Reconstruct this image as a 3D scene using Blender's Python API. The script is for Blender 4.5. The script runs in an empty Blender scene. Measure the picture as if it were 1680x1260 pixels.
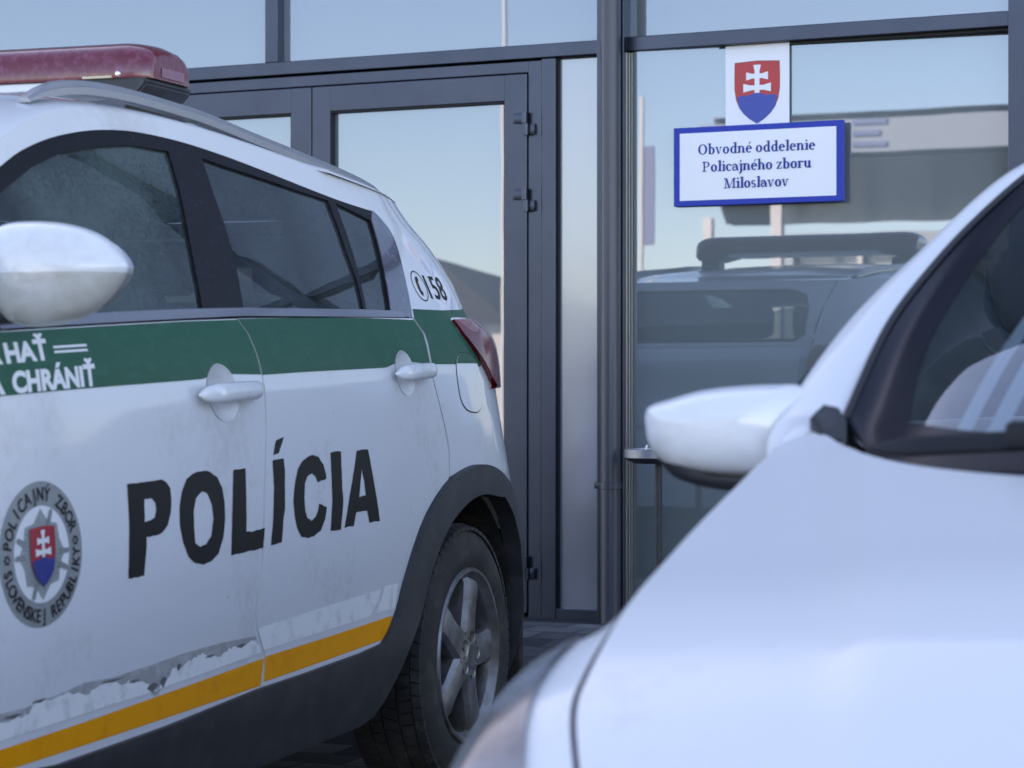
import bpy, bmesh, math, random
import numpy as np
from mathutils import Vector, Matrix, geometry
R = math.radians
random.seed(7)
scene = bpy.context.scene
C = scene.collection

# ------------------------------------------------------------------ camera, sky, sun, exposure
cam = bpy.data.cameras.new('camera'); camo = bpy.data.objects.new('camera', cam); C.objects.link(camo)
camo.location = (0, 0, 1.06); camo.rotation_euler = (R(90), 0, 0)
cam.sensor_width = 36; cam.lens = 36*4000/1680; cam.shift_y = 10/1680
cam.clip_start = .05; cam.clip_end = 3000
cam.dof.use_dof = True; cam.dof.focus_distance = 6.8; cam.dof.aperture_fstop = 6.3
scene.camera = camo
SUN_AZ, SUN_EL = -15, 29          # behind the station, so everything before it lies in its shade
w = bpy.data.worlds.new('World'); scene.world = w; w.use_nodes = True
nt = w.node_tree; bg = nt.nodes['Background']
sky = nt.nodes.new('ShaderNodeTexSky'); sky.sky_type = 'NISHITA'; sky.sun_disc = False
sky.sun_elevation = R(SUN_EL); sky.sun_rotation = R(SUN_AZ); sky.air_density = .8; sky.dust_density = .4; sky.ozone_density = 3.4
nt.links.new(sky.outputs[0], bg.inputs[0]); bg.inputs[1].default_value = .15
sl = bpy.data.lights.new('sun', 'SUN'); sl.energy = 3.2; sl.angle = R(.5); sl.color = (1, .93, .82)
so = bpy.data.objects.new('sun', sl); C.objects.link(so)
sd = Vector((math.sin(R(SUN_AZ))*math.cos(R(SUN_EL)), math.cos(R(SUN_AZ))*math.cos(R(SUN_EL)), math.sin(R(SUN_EL))))
so.rotation_euler = sd.to_track_quat('Z', 'Y').to_euler(); so.location = (0, 0, 30)
scene.view_settings.view_transform = 'Standard'; scene.view_settings.look = 'None'
scene.view_settings.gamma = 1; scene.view_settings.exposure = 2.22
scene.view_settings.use_white_balance = True; scene.view_settings.white_balance_temperature = 8900; scene.view_settings.white_balance_tint = 22
scene.render.engine = 'CYCLES'
scene.cycles.max_bounces = 10; scene.cycles.transparent_max_bounces = 12
scene.cycles.use_denoising = True

# ------------------------------------------------------------------ helpers
def link(name, me, mat=None, parent=None):
    o = bpy.data.objects.new(name, me); C.objects.link(o)
    if mat is not None and not me.materials: me.materials.append(mat)
    if parent is not None: o.parent = parent
    return o
def smooth(me, ang=40):
    for p in me.polygons: p.use_smooth = True
    try: me.set_sharp_from_angle(angle=R(ang))
    except Exception: pass
def obj(name, bm, mat, parent=None, sm=40):
    me = bpy.data.meshes.new(name); bm.to_mesh(me); bm.free()
    if sm: smooth(me, sm)
    return link(name, me, mat, parent)
def raw(name, verts, faces, mat, parent=None, sm=40):
    me = bpy.data.meshes.new(name); me.from_pydata([tuple(map(float, v)) for v in verts], [], faces); me.update()
    if sm: smooth(me, sm)
    return link(name, me, mat, parent)
def empty(name, loc=(0, 0, 0), rz=0):
    o = bpy.data.objects.new(name, None); C.objects.link(o); o.location = loc; o.rotation_euler = (0, 0, rz); o.empty_display_size = .2
    return o
def tag(o, label, cat, group=None):
    o['label'] = label; o['category'] = cat
    if group: o['group'] = group
    return o
def box(bm, x0, x1, y0, y1, z0, z1, bev=0):
    r = bmesh.ops.create_cube(bm, size=1)
    vs = r['verts']
    for v in vs:
        v.co = Vector((x0 if v.co.x < 0 else x1, y0 if v.co.y < 0 else y1, z0 if v.co.z < 0 else z1))
    if bev:
        es = list({e for v in vs for e in v.link_edges})
        bmesh.ops.bevel(bm, geom=es, offset=bev, segments=2, profile=.5, affect='EDGES')
def boxes(name, L, mat, parent, bev=.003, sm=15):
    bm = bmesh.new()
    for b in L: box(bm, *b, bev=bev)
    return obj(name, bm, mat, parent, sm)
def grid(nu, nv, f, wrap=False):
    V = []; Fc = []
    for i in range(nu+1):
        for j in range(nv+1): V.append(f(i/nu, j/nv))
    for i in range(nu):
        for j in range(nv):
            a = i*(nv+1)+j
            Fc.append((a, a+1, a+nv+2, a+nv+1))
    return V, Fc
def tube(bm, pts, r, n=10, cap=True):
    pts = [Vector(p) for p in pts]; rings = []
    for i, p in enumerate(pts):
        d = (pts[min(i+1, len(pts)-1)]-pts[max(i-1, 0)]).normalized()
        a = d.cross(Vector((0, 0, 1)))
        if a.length < 1e-3: a = Vector((1, 0, 0))
        a.normalize(); b = d.cross(a)
        rr = r[i] if isinstance(r, (list, tuple)) else r
        rings.append([bm.verts.new(p+a*rr*math.cos(2*math.pi*k/n)+b*rr*math.sin(2*math.pi*k/n)) for k in range(n)])
    for q in range(len(rings)-1):
        for k in range(n): bm.faces.new((rings[q][k], rings[q][(k+1) % n], rings[q+1][(k+1) % n], rings[q+1][k]))
    if cap:
        bm.faces.new(rings[0][::-1]); bm.faces.new(rings[-1])
def lathe(prof, n, axis='y', a0=0, a1=2*math.pi):
    V = []; Fc = []; full = abs(a1-a0-2*math.pi) < 1e-6; m = n if full else n+1
    for i in range(m):
        t = a0+(a1-a0)*i/n
        for r, h in prof:
            c, s = r*math.cos(t), r*math.sin(t)
            V.append((c, h, s) if axis == 'y' else (c, s, h))
    k = len(prof)
    for i in range(n):
        j = (i+1) % m
        for q in range(k-1): Fc.append((i*k+q, i*k+q+1, j*k+q+1, j*k+q))
    return V, Fc

# ------------------------------------------------------------------ materials
def node_mat(name):
    m = bpy.data.materials.new(name); m.use_nodes = True
    t = m.node_tree; t.nodes.clear()
    out = t.nodes.new('ShaderNodeOutputMaterial')
    return m, t, out
def noise(t, scale, detail=4, rough=.55, coord='Object', stretch=None, w=None):
    tc = t.nodes.new('ShaderNodeTexCoord'); n = t.nodes.new('ShaderNodeTexNoise')
    n.inputs['Scale'].default_value = scale; n.inputs['Detail'].default_value = detail; n.inputs['Roughness'].default_value = rough
    src = tc.outputs[coord]
    if stretch:
        mp = t.nodes.new('ShaderNodeMapping'); mp.inputs['Scale'].default_value = stretch
        t.links.new(src, mp.inputs[0]); src = mp.outputs[0]
    t.links.new(src, n.inputs['Vector'])
    return n.outputs['Fac']
def ramp(t, src, stops):
    r = t.nodes.new('ShaderNodeValToRGB'); e = r.color_ramp.elements
    while len(e) > 1: e.remove(e[-1])
    e[0].position = stops[0][0]; e[0].color = (*stops[0][1], 1)
    for p, c in stops[1:]:
        q = e.new(p); q.color = (*c, 1)
    t.links.new(src, r.inputs[0]); return r.outputs[0]
def pbr(name, col, rough=.5, metal=0, coat=0, coat_r=.03, var=None, bump=0, bscale=60, spec=.5, rvar=None, detail=5):
    """col: base colour; var: (colour 2, noise scale, lo, hi[, stretch]); rvar: (rough 2, noise scale)"""
    m, t, out = node_mat(name)
    b = t.nodes.new('ShaderNodeBsdfPrincipled'); t.links.new(b.outputs[0], out.inputs[0])
    b.inputs['Base Color'].default_value = (*col, 1); b.inputs['Roughness'].default_value = rough
    b.inputs['Metallic'].default_value = metal; b.inputs['Coat Weight'].default_value = coat
    b.inputs['Coat Roughness'].default_value = coat_r; b.inputs['Specular IOR Level'].default_value = spec
    if var:
        n = noise(t, var[1], detail, .6, stretch=var[4] if len(var) > 4 else None)
        t.links.new(ramp(t, n, [(var[2], col), (var[3], var[0])]), b.inputs['Base Color'])
    if rvar:
        n = noise(t, rvar[1], 4)
        r = ramp(t, n, [(.35, (rough,)*3), (.7, (rvar[0],)*3)]); t.links.new(r, b.inputs['Roughness'])
    if bump:
        n = noise(t, bscale, 6); bp = t.nodes.new('ShaderNodeBump'); bp.inputs['Strength'].default_value = bump; bp.inputs['Distance'].default_value = .004
        t.links.new(n, bp.inputs['Height']); t.links.new(bp.outputs[0], b.inputs['Normal'])
    return m
def paint(name, col=(.72, .73, .74), dirt=(.50, .49, .46), lo=.56, hi=.92, cr0=.02, cr1=.10, coat=1.0, split=None, specks=False):
    """white car paint: clear coat, a thin film of road dirt in patches, faint orange peel"""
    m, t, out = node_mat(name)
    b = t.nodes.new('ShaderNodeBsdfPrincipled'); t.links.new(b.outputs[0], out.inputs[0])
    n1 = noise(t, 2.3, 6, .62); n2 = noise(t, 38, 5, .7)
    mul = t.nodes.new('ShaderNodeMath'); mul.operation = 'ADD'; mul.use_clamp = True
    s2 = t.nodes.new('ShaderNodeMath'); s2.operation = 'MULTIPLY_ADD'; s2.inputs[1].default_value = .5; s2.inputs[2].default_value = -.2
    t.links.new(n2, s2.inputs[0]); t.links.new(n1, mul.inputs[0]); t.links.new(s2.outputs[0], mul.inputs[1])
    colr = ramp(t, mul.outputs[0], [(lo, col), (hi, dirt)])
    if split:                                          # a lower shell of greyer, grimier plastic
        tc = t.nodes.new('ShaderNodeTexCoord'); sx = t.nodes.new('ShaderNodeSeparateXYZ'); t.links.new(tc.outputs['Object'], sx.inputs[0])
        lt = t.nodes.new('ShaderNodeMath'); lt.operation = 'LESS_THAN'; lt.inputs[1].default_value = split; t.links.new(sx.outputs['Z'], lt.inputs[0])
        mx = t.nodes.new('ShaderNodeMix'); mx.data_type = 'RGBA'; t.links.new(lt.outputs[0], mx.inputs[0]); t.links.new(colr, mx.inputs[6])
        t.links.new(ramp(t, mul.outputs[0], [(.40, (.60, .60, .58)), (.8, (.42, .40, .36))]), mx.inputs[7]); colr = mx.outputs[2]
    if specks:                                         # stone chips and flecks of road tar
        n4 = noise(t, 70, 3, .5); mx = t.nodes.new('ShaderNodeMix'); mx.data_type = 'RGBA'
        t.links.new(ramp(t, n4, [(.755, (0, 0, 0)), (.785, (1, 1, 1))]), mx.inputs[0]); t.links.new(colr, mx.inputs[6]); mx.inputs[7].default_value = (.16, .15, .14, 1); colr = mx.outputs[2]
    t.links.new(colr, b.inputs['Base Color'])
    b.inputs['Roughness'].default_value = .42; b.inputs['Coat Weight'].default_value = coat; b.inputs['Coat IOR'].default_value = 1.52
    t.links.new(ramp(t, n1, [(.4, (cr0,)*3), (.75, (cr1,)*3)]), b.inputs['Coat Roughness'])
    n3 = noise(t, 260, 2); bp = t.nodes.new('ShaderNodeBump'); bp.inputs['Strength'].default_value = .012; bp.inputs['Distance'].default_value = .002
    t.links.new(n3, bp.inputs['Height']); t.links.new(bp.outputs[0], b.inputs['Coat Normal'])
    return m
def glass(name, tint, refl, body=None, bodyfac=0, frost=0, rough=.0, glosscol=(1, 1, 1), wave=0, power=1.0):
    """pane: mirror part (stronger at grazing), see-through part, an optional film and frost on it"""
    m, t, out = node_mat(name)
    gl = t.nodes.new('ShaderNodeBsdfGlossy'); gl.inputs['Roughness'].default_value = rough; gl.inputs['Color'].default_value = (*glosscol, 1)
    tr = t.nodes.new('ShaderNodeBsdfTransparent'); tr.inputs[0].default_value = (*tint, 1)
    cur = tr.outputs[0]
    if body:
        df = t.nodes.new('ShaderNodeBsdfDiffuse'); df.inputs[0].default_value = (*body, 1)
        mx = t.nodes.new('ShaderNodeMixShader'); mx.inputs[0].default_value = bodyfac
        if frost:
            n = noise(t, frost, 8, .7); n2 = noise(t, 3.0, 3)
            a = t.nodes.new('ShaderNodeMath'); a.operation = 'MULTIPLY'; t.links.new(n, a.inputs[0]); t.links.new(n2, a.inputs[1])
            r = ramp(t, a.outputs[0], [(.18, (bodyfac*.35,)*3), (.35, (min(1, bodyfac*1.8),)*3)]); t.links.new(r, mx.inputs[0])
        t.links.new(cur, mx.inputs[1]); t.links.new(df.outputs[0], mx.inputs[2]); cur = mx.outputs[0]
    lw = t.nodes.new('ShaderNodeLayerWeight'); lw.inputs['Blend'].default_value = .25
    mr = t.nodes.new('ShaderNodeMapRange'); mr.inputs['To Min'].default_value = refl; mr.inputs['To Max'].default_value = 1
    t.links.new(lw.outputs['Fresnel'], mr.inputs['Value'])
    mx = t.nodes.new('ShaderNodeMixShader'); t.links.new(mr.outputs[0], mx.inputs[0])
    t.links.new(cur, mx.inputs[1]); t.links.new(gl.outputs[0], mx.inputs[2]); t.links.new(mx.outputs[0], out.inputs[0])
    if wave:
        n = noise(t, 1.1, 2); bp = t.nodes.new('ShaderNodeBump'); bp.inputs['Strength'].default_value = wave; bp.inputs['Distance'].default_value = .02
        t.links.new(n, bp.inputs['Height']); t.links.new(bp.outputs[0], gl.inputs['Normal'])
    return m

M = {}
M['paint'] = paint('white_car_paint', lo=.60, hi=.98, specks=True)
M['paint2'] = paint('white_hatchback_paint', col=(.645, .65, .655), lo=.66, hi=1.0, cr0=.08, cr1=.18, coat=.65)
M['dirtypaint'] = paint('white_mirror_shell', (.72, .73, .74), (.55, .54, .51), .58, .95)
M['shell'] = paint('white_mirror_shell_two_part', (.72, .73, .74), (.58, .57, .55), .58, .95, split=1.262)
M['grimypaint'] = paint('grimy_mirror_shell', (.58, .575, .56), (.40, .38, .34), .40, .80)
M['black'] = pbr('black_plastic', (.022, .023, .026), .5, coat=.15, coat_r=.4, var=((.06, .06, .065), 30, .5, .8), bump=.2, bscale=400)
M['trimblack'] = pbr('frosted_black_trim', (.009, .008, .011), .38, spec=.15, var=((.055, .05, .065), 75, .58, .80), detail=8)
M['clad'] = pbr('grey_black_cladding', (.024, .025, .028), .58, var=((.055, .054, .052), 9, .45, .8), bump=.15, bscale=300)
M['wiper'] = pbr('wiper_rubber', (.012, .013, .016), .5, spec=.25)
M['rubber'] = pbr('tyre_rubber', (.022, .021, .020), .78, var=((.062, .054, .045), 14, .45, .75), bump=.25, bscale=120)
M['mud'] = pbr('muddy_arch_liner', (.018, .015, .013), .85, var=((.075, .055, .04), 9, .45, .72), bump=.5, bscale=40)
M['alloy'] = pbr('dusty_alloy', (.27, .27, .28), .36, metal=.8, var=((.13, .105, .08), 13, .40, .70), rvar=(.55, 18))
M['disc'] = pbr('brake_steel', (.10, .085, .075), .5, metal=.7)
M['silver'] = pbr('silver_rail', (.31, .32, .35), .33, metal=.7, rvar=(.5, 30))
M['beltsilver'] = pbr('belt_moulding', (.22, .215, .25), .16, metal=.35, coat=.8, coat_r=.1)
M['chrome'] = pbr('chrome', (.7, .7, .72), .12, metal=1)
M['green'] = pbr('green_foil', (.002, .092, .052), .5, coat=.10, coat_r=.08, spec=.2, var=((.022, .125, .082), 16, .50, .86, (1, 1, 3)), bump=.08, bscale=25, detail=8)
M['yellow'] = pbr('yellow_foil', (.97, .335, .004), .5, spec=.2, var=((.80, .25, .006), 22, .52, .85), bump=.05, bscale=30, detail=8)
M['foil'] = pbr('white_reflective_foil', (.88, .88, .86), .3, coat=.4, var=((.52, .52, .5), 26, .52, .82), bump=.1, bscale=40)
M['glue'] = pbr('grey_glue_residue', (.34, .34, .34), .55, var=((.50, .50, .49), 30, .45, .7), bump=.3, bscale=60)
M['torn'] = pbr('dark_torn_edge', (.13, .125, .12), .7)
M['letter'] = pbr('black_foil_letters', (.012, .011, .012), .5, spec=.25)
M['white_foil'] = pbr('white_letters', (.74, .75, .75), .4)
M['cgrey'] = pbr('emblem_grey', (.27, .29, .285), .4, coat=.4, var=((.22, .24, .235), 30, .4, .8))
M['cstar'] = pbr('emblem_star_grey', (.30, .325, .32), .4, coat=.4)
M['cray'] = pbr('emblem_ray_grey', (.215, .235, .235), .4, coat=.4)
M['cred'] = pbr('emblem_red', (.42, .014, .03), .4, coat=.4)
M['cblue'] = pbr('emblem_blue', (.012, .035, .22), .4, coat=.4)
M['sred'] = pbr('sign_red', (.56, .045, .045), .45)
M['sblue'] = pbr('sign_blue', (.006, .042, .36), .45, spec=.3)
M['smount'] = pbr('sign_hill_blue', (.03, .07, .34), .45)
M['sletter'] = pbr('sign_lettering_blue', (.014, .045, .27), .5, spec=.2)
M['swhite'] = pbr('sign_white', (.80, .80, .82), .42, coat=.15)
M['lens'] = pbr('dark_red_beacon_lens', (.15, .008, .020), .2, coat=.6, coat_r=.15, var=((.25, .07, .11), 55, .46, .80), detail=8)
M['lamp'] = pbr('red_tail_lamp', (.15, .003, .008), .12, coat=.25, coat_r=.02, spec=.3, var=((.22, .006, .012), 9, .4, .7))
M['lampin'] = pbr('lamp_inner_red', (.30, .02, .03), .10, coat=1)
M['lamplow'] = pbr('clear_lamp_band', (.42, .30, .30), .15, coat=1)
M['frame'] = pbr('anthracite_frame', (.058, .069, .094), .30, metal=.85, var=((.049, .059, .081), 3, .4, .7), bump=.03, bscale=500)
M['gasket'] = pbr('black_gasket', (.012, .012, .014), .6)
M['pipe'] = pbr('painted_downpipe', (.042, .048, .064), .38, coat=.15, coat_r=.2)
M['spandrel'] = pbr('white_glass_panel', (.29, .31, .345), .16, metal=.45, coat=.6, coat_r=.05)
M['reveal'] = pbr('silver_reveal', (.48, .48, .46), .3, metal=.7)
M['wallpaint'] = pbr('interior_wall', (.55, .55, .53), .7)
M['dark'] = pbr('dark_interior', (.020, .021, .022), .7)
M['seat'] = pbr('seat_cloth', (.035, .037, .040), .85, bump=.2)
M['pane'] = glass('coated_glazing', (.30, .36, .36), .16, body=(.17, .205, .21), bodyfac=.78, glosscol=(.77, .87, 1.0), wave=.02)
M['cglass'] = glass('tinted_car_glass', (.30, .37, .35), .05, body=(.10, .15, .14), bodyfac=.30, frost=120)
M['cglass_dark'] = glass('dark_car_glass', (.16, .19, .19), .06, body=(.065, .085, .088), bodyfac=.34, frost=150)
M['wscreen'] = glass('windscreen_glass', (.55, .62, .62), .07, glosscol=(.66, .83, 1))
M['rearglass'] = glass('rear_window_glass', (.42, .48, .48), .06, body=(.07, .085, .088), bodyfac=.15)
M['frit'] = pbr('windscreen_border', (.010, .012, .020), .14, spec=.08)
M['hlamp'] = pbr('headlamp_clear', (.16, .175, .20), .25, coat=.5, coat_r=.12, var=((.05, .055, .065), 7, .45, .62))


# ------------------------------------------------------------------ the setting
PHI = R(26.0); FX, FY = .0192, 9.14                     # facade: its own frame, a along it, d into the building
def fworld(a, d): return FX+math.cos(PHI)*a+math.sin(PHI)*d, FY-math.sin(PHI)*a+math.cos(PHI)*d
def frame_empty(name, a=0, d=0, z=0): 
    x, y = fworld(a, d); e = empty(name, (x, y, z), -PHI)
    return e
KX, KS, KZ = .99, .96, .0424                          # front from image coordinates, shrunk about the camera to shift the mirrored car
def front_empty(name):
    e = frame_empty(name, 0, 0, KZ); e.scale = (KX*KS, KS, KS); return e

def ground():
    ds = [-700, -300, -120, -60, -30, -15, -8, -5, -3.2, -2.4]+[-2.4+.1*k for k in range(1, 25)]+[.6, 12, 120]
    def gz(d):
        t = min(1, max(0, (d+2.25)/2.0)); return .210*(t*t*(3-2*t))
    as_ = [-700, -200, -60, -20, -8]+[-6+.5*k for k in range(25)]+[8, 20, 60, 200, 700]
    V = [(a, d, gz(d)) for d in ds for a in as_]; n = len(as_)
    Fc = [(i*n+j, i*n+j+1, (i+1)*n+j+1, (i+1)*n+j) for i in range(len(ds)-1) for j in range(n-1)]
    m, t, out = node_mat('concrete_pavers')
    b = t.nodes.new('ShaderNodeBsdfPrincipled'); t.links.new(b.outputs[0], out.inputs[0])
    tc = t.nodes.new('ShaderNodeTexCoord'); br = t.nodes.new('ShaderNodeTexBrick')
    br.inputs['Scale'].default_value = 1; br.inputs['Brick Width'].default_value = .21; br.inputs['Row Height'].default_value = .14
    br.inputs['Mortar Size'].default_value = .004; br.inputs['Bias'].default_value = -.25
    br.inputs['Color1'].default_value = (.020, .021, .027, 1); br.inputs['Color2'].default_value = (.22, .225, .235, 1); br.inputs['Mortar'].default_value = (.012, .012, .013, 1)
    t.links.new(tc.outputs['Object'], br.inputs['Vector'])
    n = noise(t, 14, 8, .65); mx = t.nodes.new('ShaderNodeMix'); mx.data_type = 'RGBA'; mx.blend_type = 'MULTIPLY'; mx.inputs[0].default_value = 1
    t.links.new(br.outputs[0], mx.inputs[6]); t.links.new(ramp(t, n, [(.3, (.62, .6, .58)), (.7, (1.15, 1.15, 1.15))]), mx.inputs[7])
    t.links.new(mx.outputs[2], b.inputs['Base Color']); b.inputs['Roughness'].default_value = .75
    bp = t.nodes.new('ShaderNodeBump'); bp.inputs['Strength'].default_value = .6; bp.inputs['Distance'].default_value = .006; bp.invert = True
    t.links.new(br.outputs['Fac'], bp.inputs['Height']); t.links.new(bp.outputs[0], b.inputs['Normal'])
    o = raw('ground', V, Fc, m, None, 60); x, y = fworld(0, 0); o.location = (x, y, 0); o.rotation_euler = (0, 0, -PHI); o['kind'] = 'structure'
ground()

def hill():
    def f(i, j):
        a = -550+i*760; t = j
        h = 9+20/(1+math.exp((a+240)/11))+2.2*math.exp(-((a+257)/9)**2)+1.2*math.sin(a*.05)+.6*math.sin(a*.17+1)
        prof = math.sin(math.pi*min(1, max(0, t)))
        return (a, -500+(t-.5)*160, h*prof-1)
    V, Fc = grid(300, 14, f)
    m = pbr('wooded_hill_ground', (.15, .17, .15), .95, var=((.21, .225, .19), .03, .4, .65), detail=8)  # greyed and paled: distance haze put into the hill's colour
    o = raw('wooded_hill', V, Fc, m, None, 80); x, y = fworld(0, 0); o.location = (x, y, 0); o.rotation_euler = (0, 0, -PHI); o['kind'] = 'structure'
hill()

# ------------------------------------------------------------------ the police station
st = front_empty('police_station'); tag(st, 'grey framed glass fronted building with double door behind both patrol cars', 'building')
Z0, TB, TT, TOP = .172, 2.350, 2.404, 3.95
# frame members, each butted against its neighbours
bm = bmesh.new()
box(bm, -9, .352, -.012, .09, TB, TT, .003)                       # transom over the door
box(bm, .352, .466, -.02, .09, Z0-.05, 4.4, .003)                 # post behind the downpipe
box(bm, .466, 1.963, -.004, .09, TB+.004, TT+.005, .003)          # transom of the right bay
box(bm, 1.963, 2.045, -.012, .09, Z0-.05, 4.4, .003)
box(bm, -1.161, -1.099, -.006, .09, TT, TOP, .003)
box(bm, -4.3, -4.22, -.006, .09, TT, TOP, .003)
box(bm, .108, .169, -.004, .09, Z0-.02, TB-.002, .003)            # post right of the door
box(bm, .169, .352, -.002, .09, Z0-.02, .214, .003)
box(bm, .466, 1.963, -.002, .09, Z0-.02, .232, .003)
for a0, a1 in ((-9, -1.161), (-1.099, .352), (.466, 1.963)):
    box(bm, a0, a1, -.004, .09, TOP, TOP+.07, .003)
for k in range(1):                                                # bays further right
    a0 = 2.045+k*1.5; box(bm, a0+1.42, a0+1.5, -.012, .09, Z0-.05, 4.4, .003)
    box(bm, a0, a0+1.42, -.004, .09, TB+.004, TT+.005, .003); box(bm, a0, a0+1.42, -.002, .09, Z0-.02, .232, .003); box(bm, a0, a0+1.42, -.004, .09, TOP, TOP+.07, .003)
for k in range(4):
    a1 = -2.06-k*1.7; box(bm, a1-.07, a1, -.004, .09, Z0-.02, TB-.002, .003); box(bm, a1-1.7, a1-.07, -.002, .09, Z0-.02, .232, .003)
obj('facade_frame', bm, M['frame'], st, 15)
# black joints and the silver reveal left of the right pane
boxes('window_reveal', [(.466, .4715, .000, .05, .236, TB), (.4765, .4805, .004, .05, .236, TB), (.484, .4885, .012, .05, .236, TB)], M['reveal'], st, .0008)
boxes('gasket', [(.4720, .4760, .01, .05, .236, TB), (.4808, .4836, .02, .05, .236, TB), (.489, .4915, .03, .05, .236, TB), (.4915, 1.963, .03, .05, TB-.006, TB+.003),
      (.170, .1745, .012, .05, .2145, TB-.002), (.1745, .352, .014, .05, TB-.006, TB-.001)], M['gasket'], st, 0)
def pane(a0, a1, z0, z1, parent, d=.046, mat='pane', name='window_pane'):
    return boxes(name, [(a0, a1, d, d+.012, z0, z1)], M[mat], parent, 0)
yw = math.tan(R(2.8)); a0, a1, d0 = .4916, 1.966, .013              # pane turned out of square in its frame to shift what it mirrors
raw('window_pane', [(a, d0+(a-a0)*yw+q, z) for q in (0, .008) for a, z in ((a0, .228), (a1, .228), (a1, TB+.006), (a0, TB+.006))], [(0, 1, 2, 3), (7, 6, 5, 4), (1, 5, 6, 2), (4, 0, 3, 7), (3, 2, 6, 7), (4, 5, 1, 0)], M['pane'], st, 0)
pane(.4660, 1.966, TT+.002, TOP+.003, st); pane(-1.102, .354, TT-.002, TOP+.003, st); pane(-4.222, -1.159, TT-.002, TOP+.003, st); pane(-9, -4.298, TT-.002, TOP+.003, st)
for k in range(1):
    a0 = 2.045+k*1.5; pane(a0-.003, a0+1.423, .228, TB+.006, st); pane(a0-.003, a0+1.423, TT+.002, TOP+.003, st)
for k in range(3):
    a1 = -2.06-k*1.7; pane(a1-1.703, a1-.067, .228, TB+.003, st)
boxes('white_panel', [(.1748, .3535, .028, .05, .2125, TB-.006)], M['spandrel'], st, 0)
# storey above the glazing, side walls, roof, rooms behind
boxes('upper_wall', [(-9, .352, .0, .3, TOP+.07, 7.5), (.466, 1.963, .0, .3, TOP+.07, 7.5), (2.045, 3.5, .0, .3, TOP+.07, 7.5), (  .352, .466, .0, .3, 4.4, 7.5), (1.963, 2.045, .0, .3, 4.4, 7.5)],
      pbr('anthracite_cladding', (.11, .115, .125), .5), st, 0)
boxes('shell_wall', [(-9.3, -9, 0, 9, 0, 7.5), (3.5, 3.8, 0, 9, 0, 7.5), (-9, 3.5, 8.7, 9, 0, 7.5)], M['wallpaint'], st, 0)
boxes('roof', [(-9.3, 3.8, 0, 9, 7.5, 7.75)], pbr('roof_edge', (.12, .12, .13), .6), st, 0)
boxes('room_floor', [(-9, 3.5, .12, 8.7, .08, .165)], pbr('grey_floor_tiles', (.16, .155, .15), .5), st, 0)
boxes('room_wall', [(-9, 3.5, 4.2, 4.3, .165, 3.9), (.36, .46, .12, 4.2, .165, 3.9)], M['wallpaint'], st, 0)
boxes('room_ceiling', [(-9, 3.5, .12, 8.7, 3.9, 4.0)], M['wallpaint'], st, 0)
# the double door
boxes('door_frame', [(.0495, .1062, -.001, .09, Z0-.01, TB-.008), (-2.04, .0495, -.0015, .09, 2.2975, TB-.008), (-2.058, -2.002, -.001, .09, Z0-.01, 2.2975)], M['frame'], st, .002)
def leaf(a0, a1, g0, g1, hang):
    d = boxes('door', [(a0, g0, -.006, .06, .192, 2.2930), (g1, a1, -.006, .06, .192, 2.2930), (g0, g1, -.0062, .06, 2.190, 2.2928), (g0, g1, -.0062, .06, .192, .30)], M['frame'], st, .0025)
    pane(g0-.004, g1+.004, .296, 2.194, d, .026, name='door_glass')
    boxes('glazing_bead', [(g0, g0+.006, .000, .03, .30, 2.19), (g1-.006, g1, .000, .03, .30, 2.19), (g0+.006, g1-.006, .001, .03, 2.184, 2.19), (g0+.006, g1-.006, .001, .03, .30, .306)], M['gasket'], d, 0)
    return d
dr = leaf(-.9325, .0455, -.848, -.052, 1); dl = leaf(-1.998, -.9375, -1.913, -1.034, -1)
for zc in (2.0975, 1.800, .369):
    b = bmesh.new()
    box(b, -.010, .040, -.016, -.006, zc+.002, zc+.043, .002); box(b, .052, .083, -.016, -.002, zc-.043, zc-.002, .002)
    for z0, z1, cx in ((zc+.001, zc+.045, .043), (zc-.045, zc-.001, .049)):
        r = bmesh.ops.create_cone(b, cap_ends=True, segments=16, radius1=.0125, radius2=.0125, depth=z1-z0)
        bmesh.ops.translate(b, verts=r['verts'], vec=(cx, -.021, (z0+z1)/2))
    obj('hinge', b, M['frame'], dr)
# downpipe with its bracket
b = bmesh.new(); tube(b, [(.438, -.080, .10), (.438, -.080, 2.8), (.438, -.080, 7.5)], .0385, 28)
dp = obj('downpipe', b, M['pipe'], st)
for zc in (.698, 3.6):
    b = bmesh.new()
    V, Fc = lathe([(.039, zc-.014), (.0425, zc-.012), (.0425, zc+.012), (.039, zc+.014)], 26, 'z')
    vs = [b.verts.new((v[0]+.438, v[1]-.080, v[2])) for v in V]
    for f in Fc: b.faces.new([vs[i] for i in f])
    box(b, .383, .402, -.092, -.066, zc-.010, zc+.010, .003); box(b, .370, .385, -.090, -.070, zc-.013, zc+.013, .004)
    box(b, .432, .444, -.045, -.018, zc-.008, zc+.008, 0)
    obj('pipe_bracket', b, M['pipe'], dp)

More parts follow.
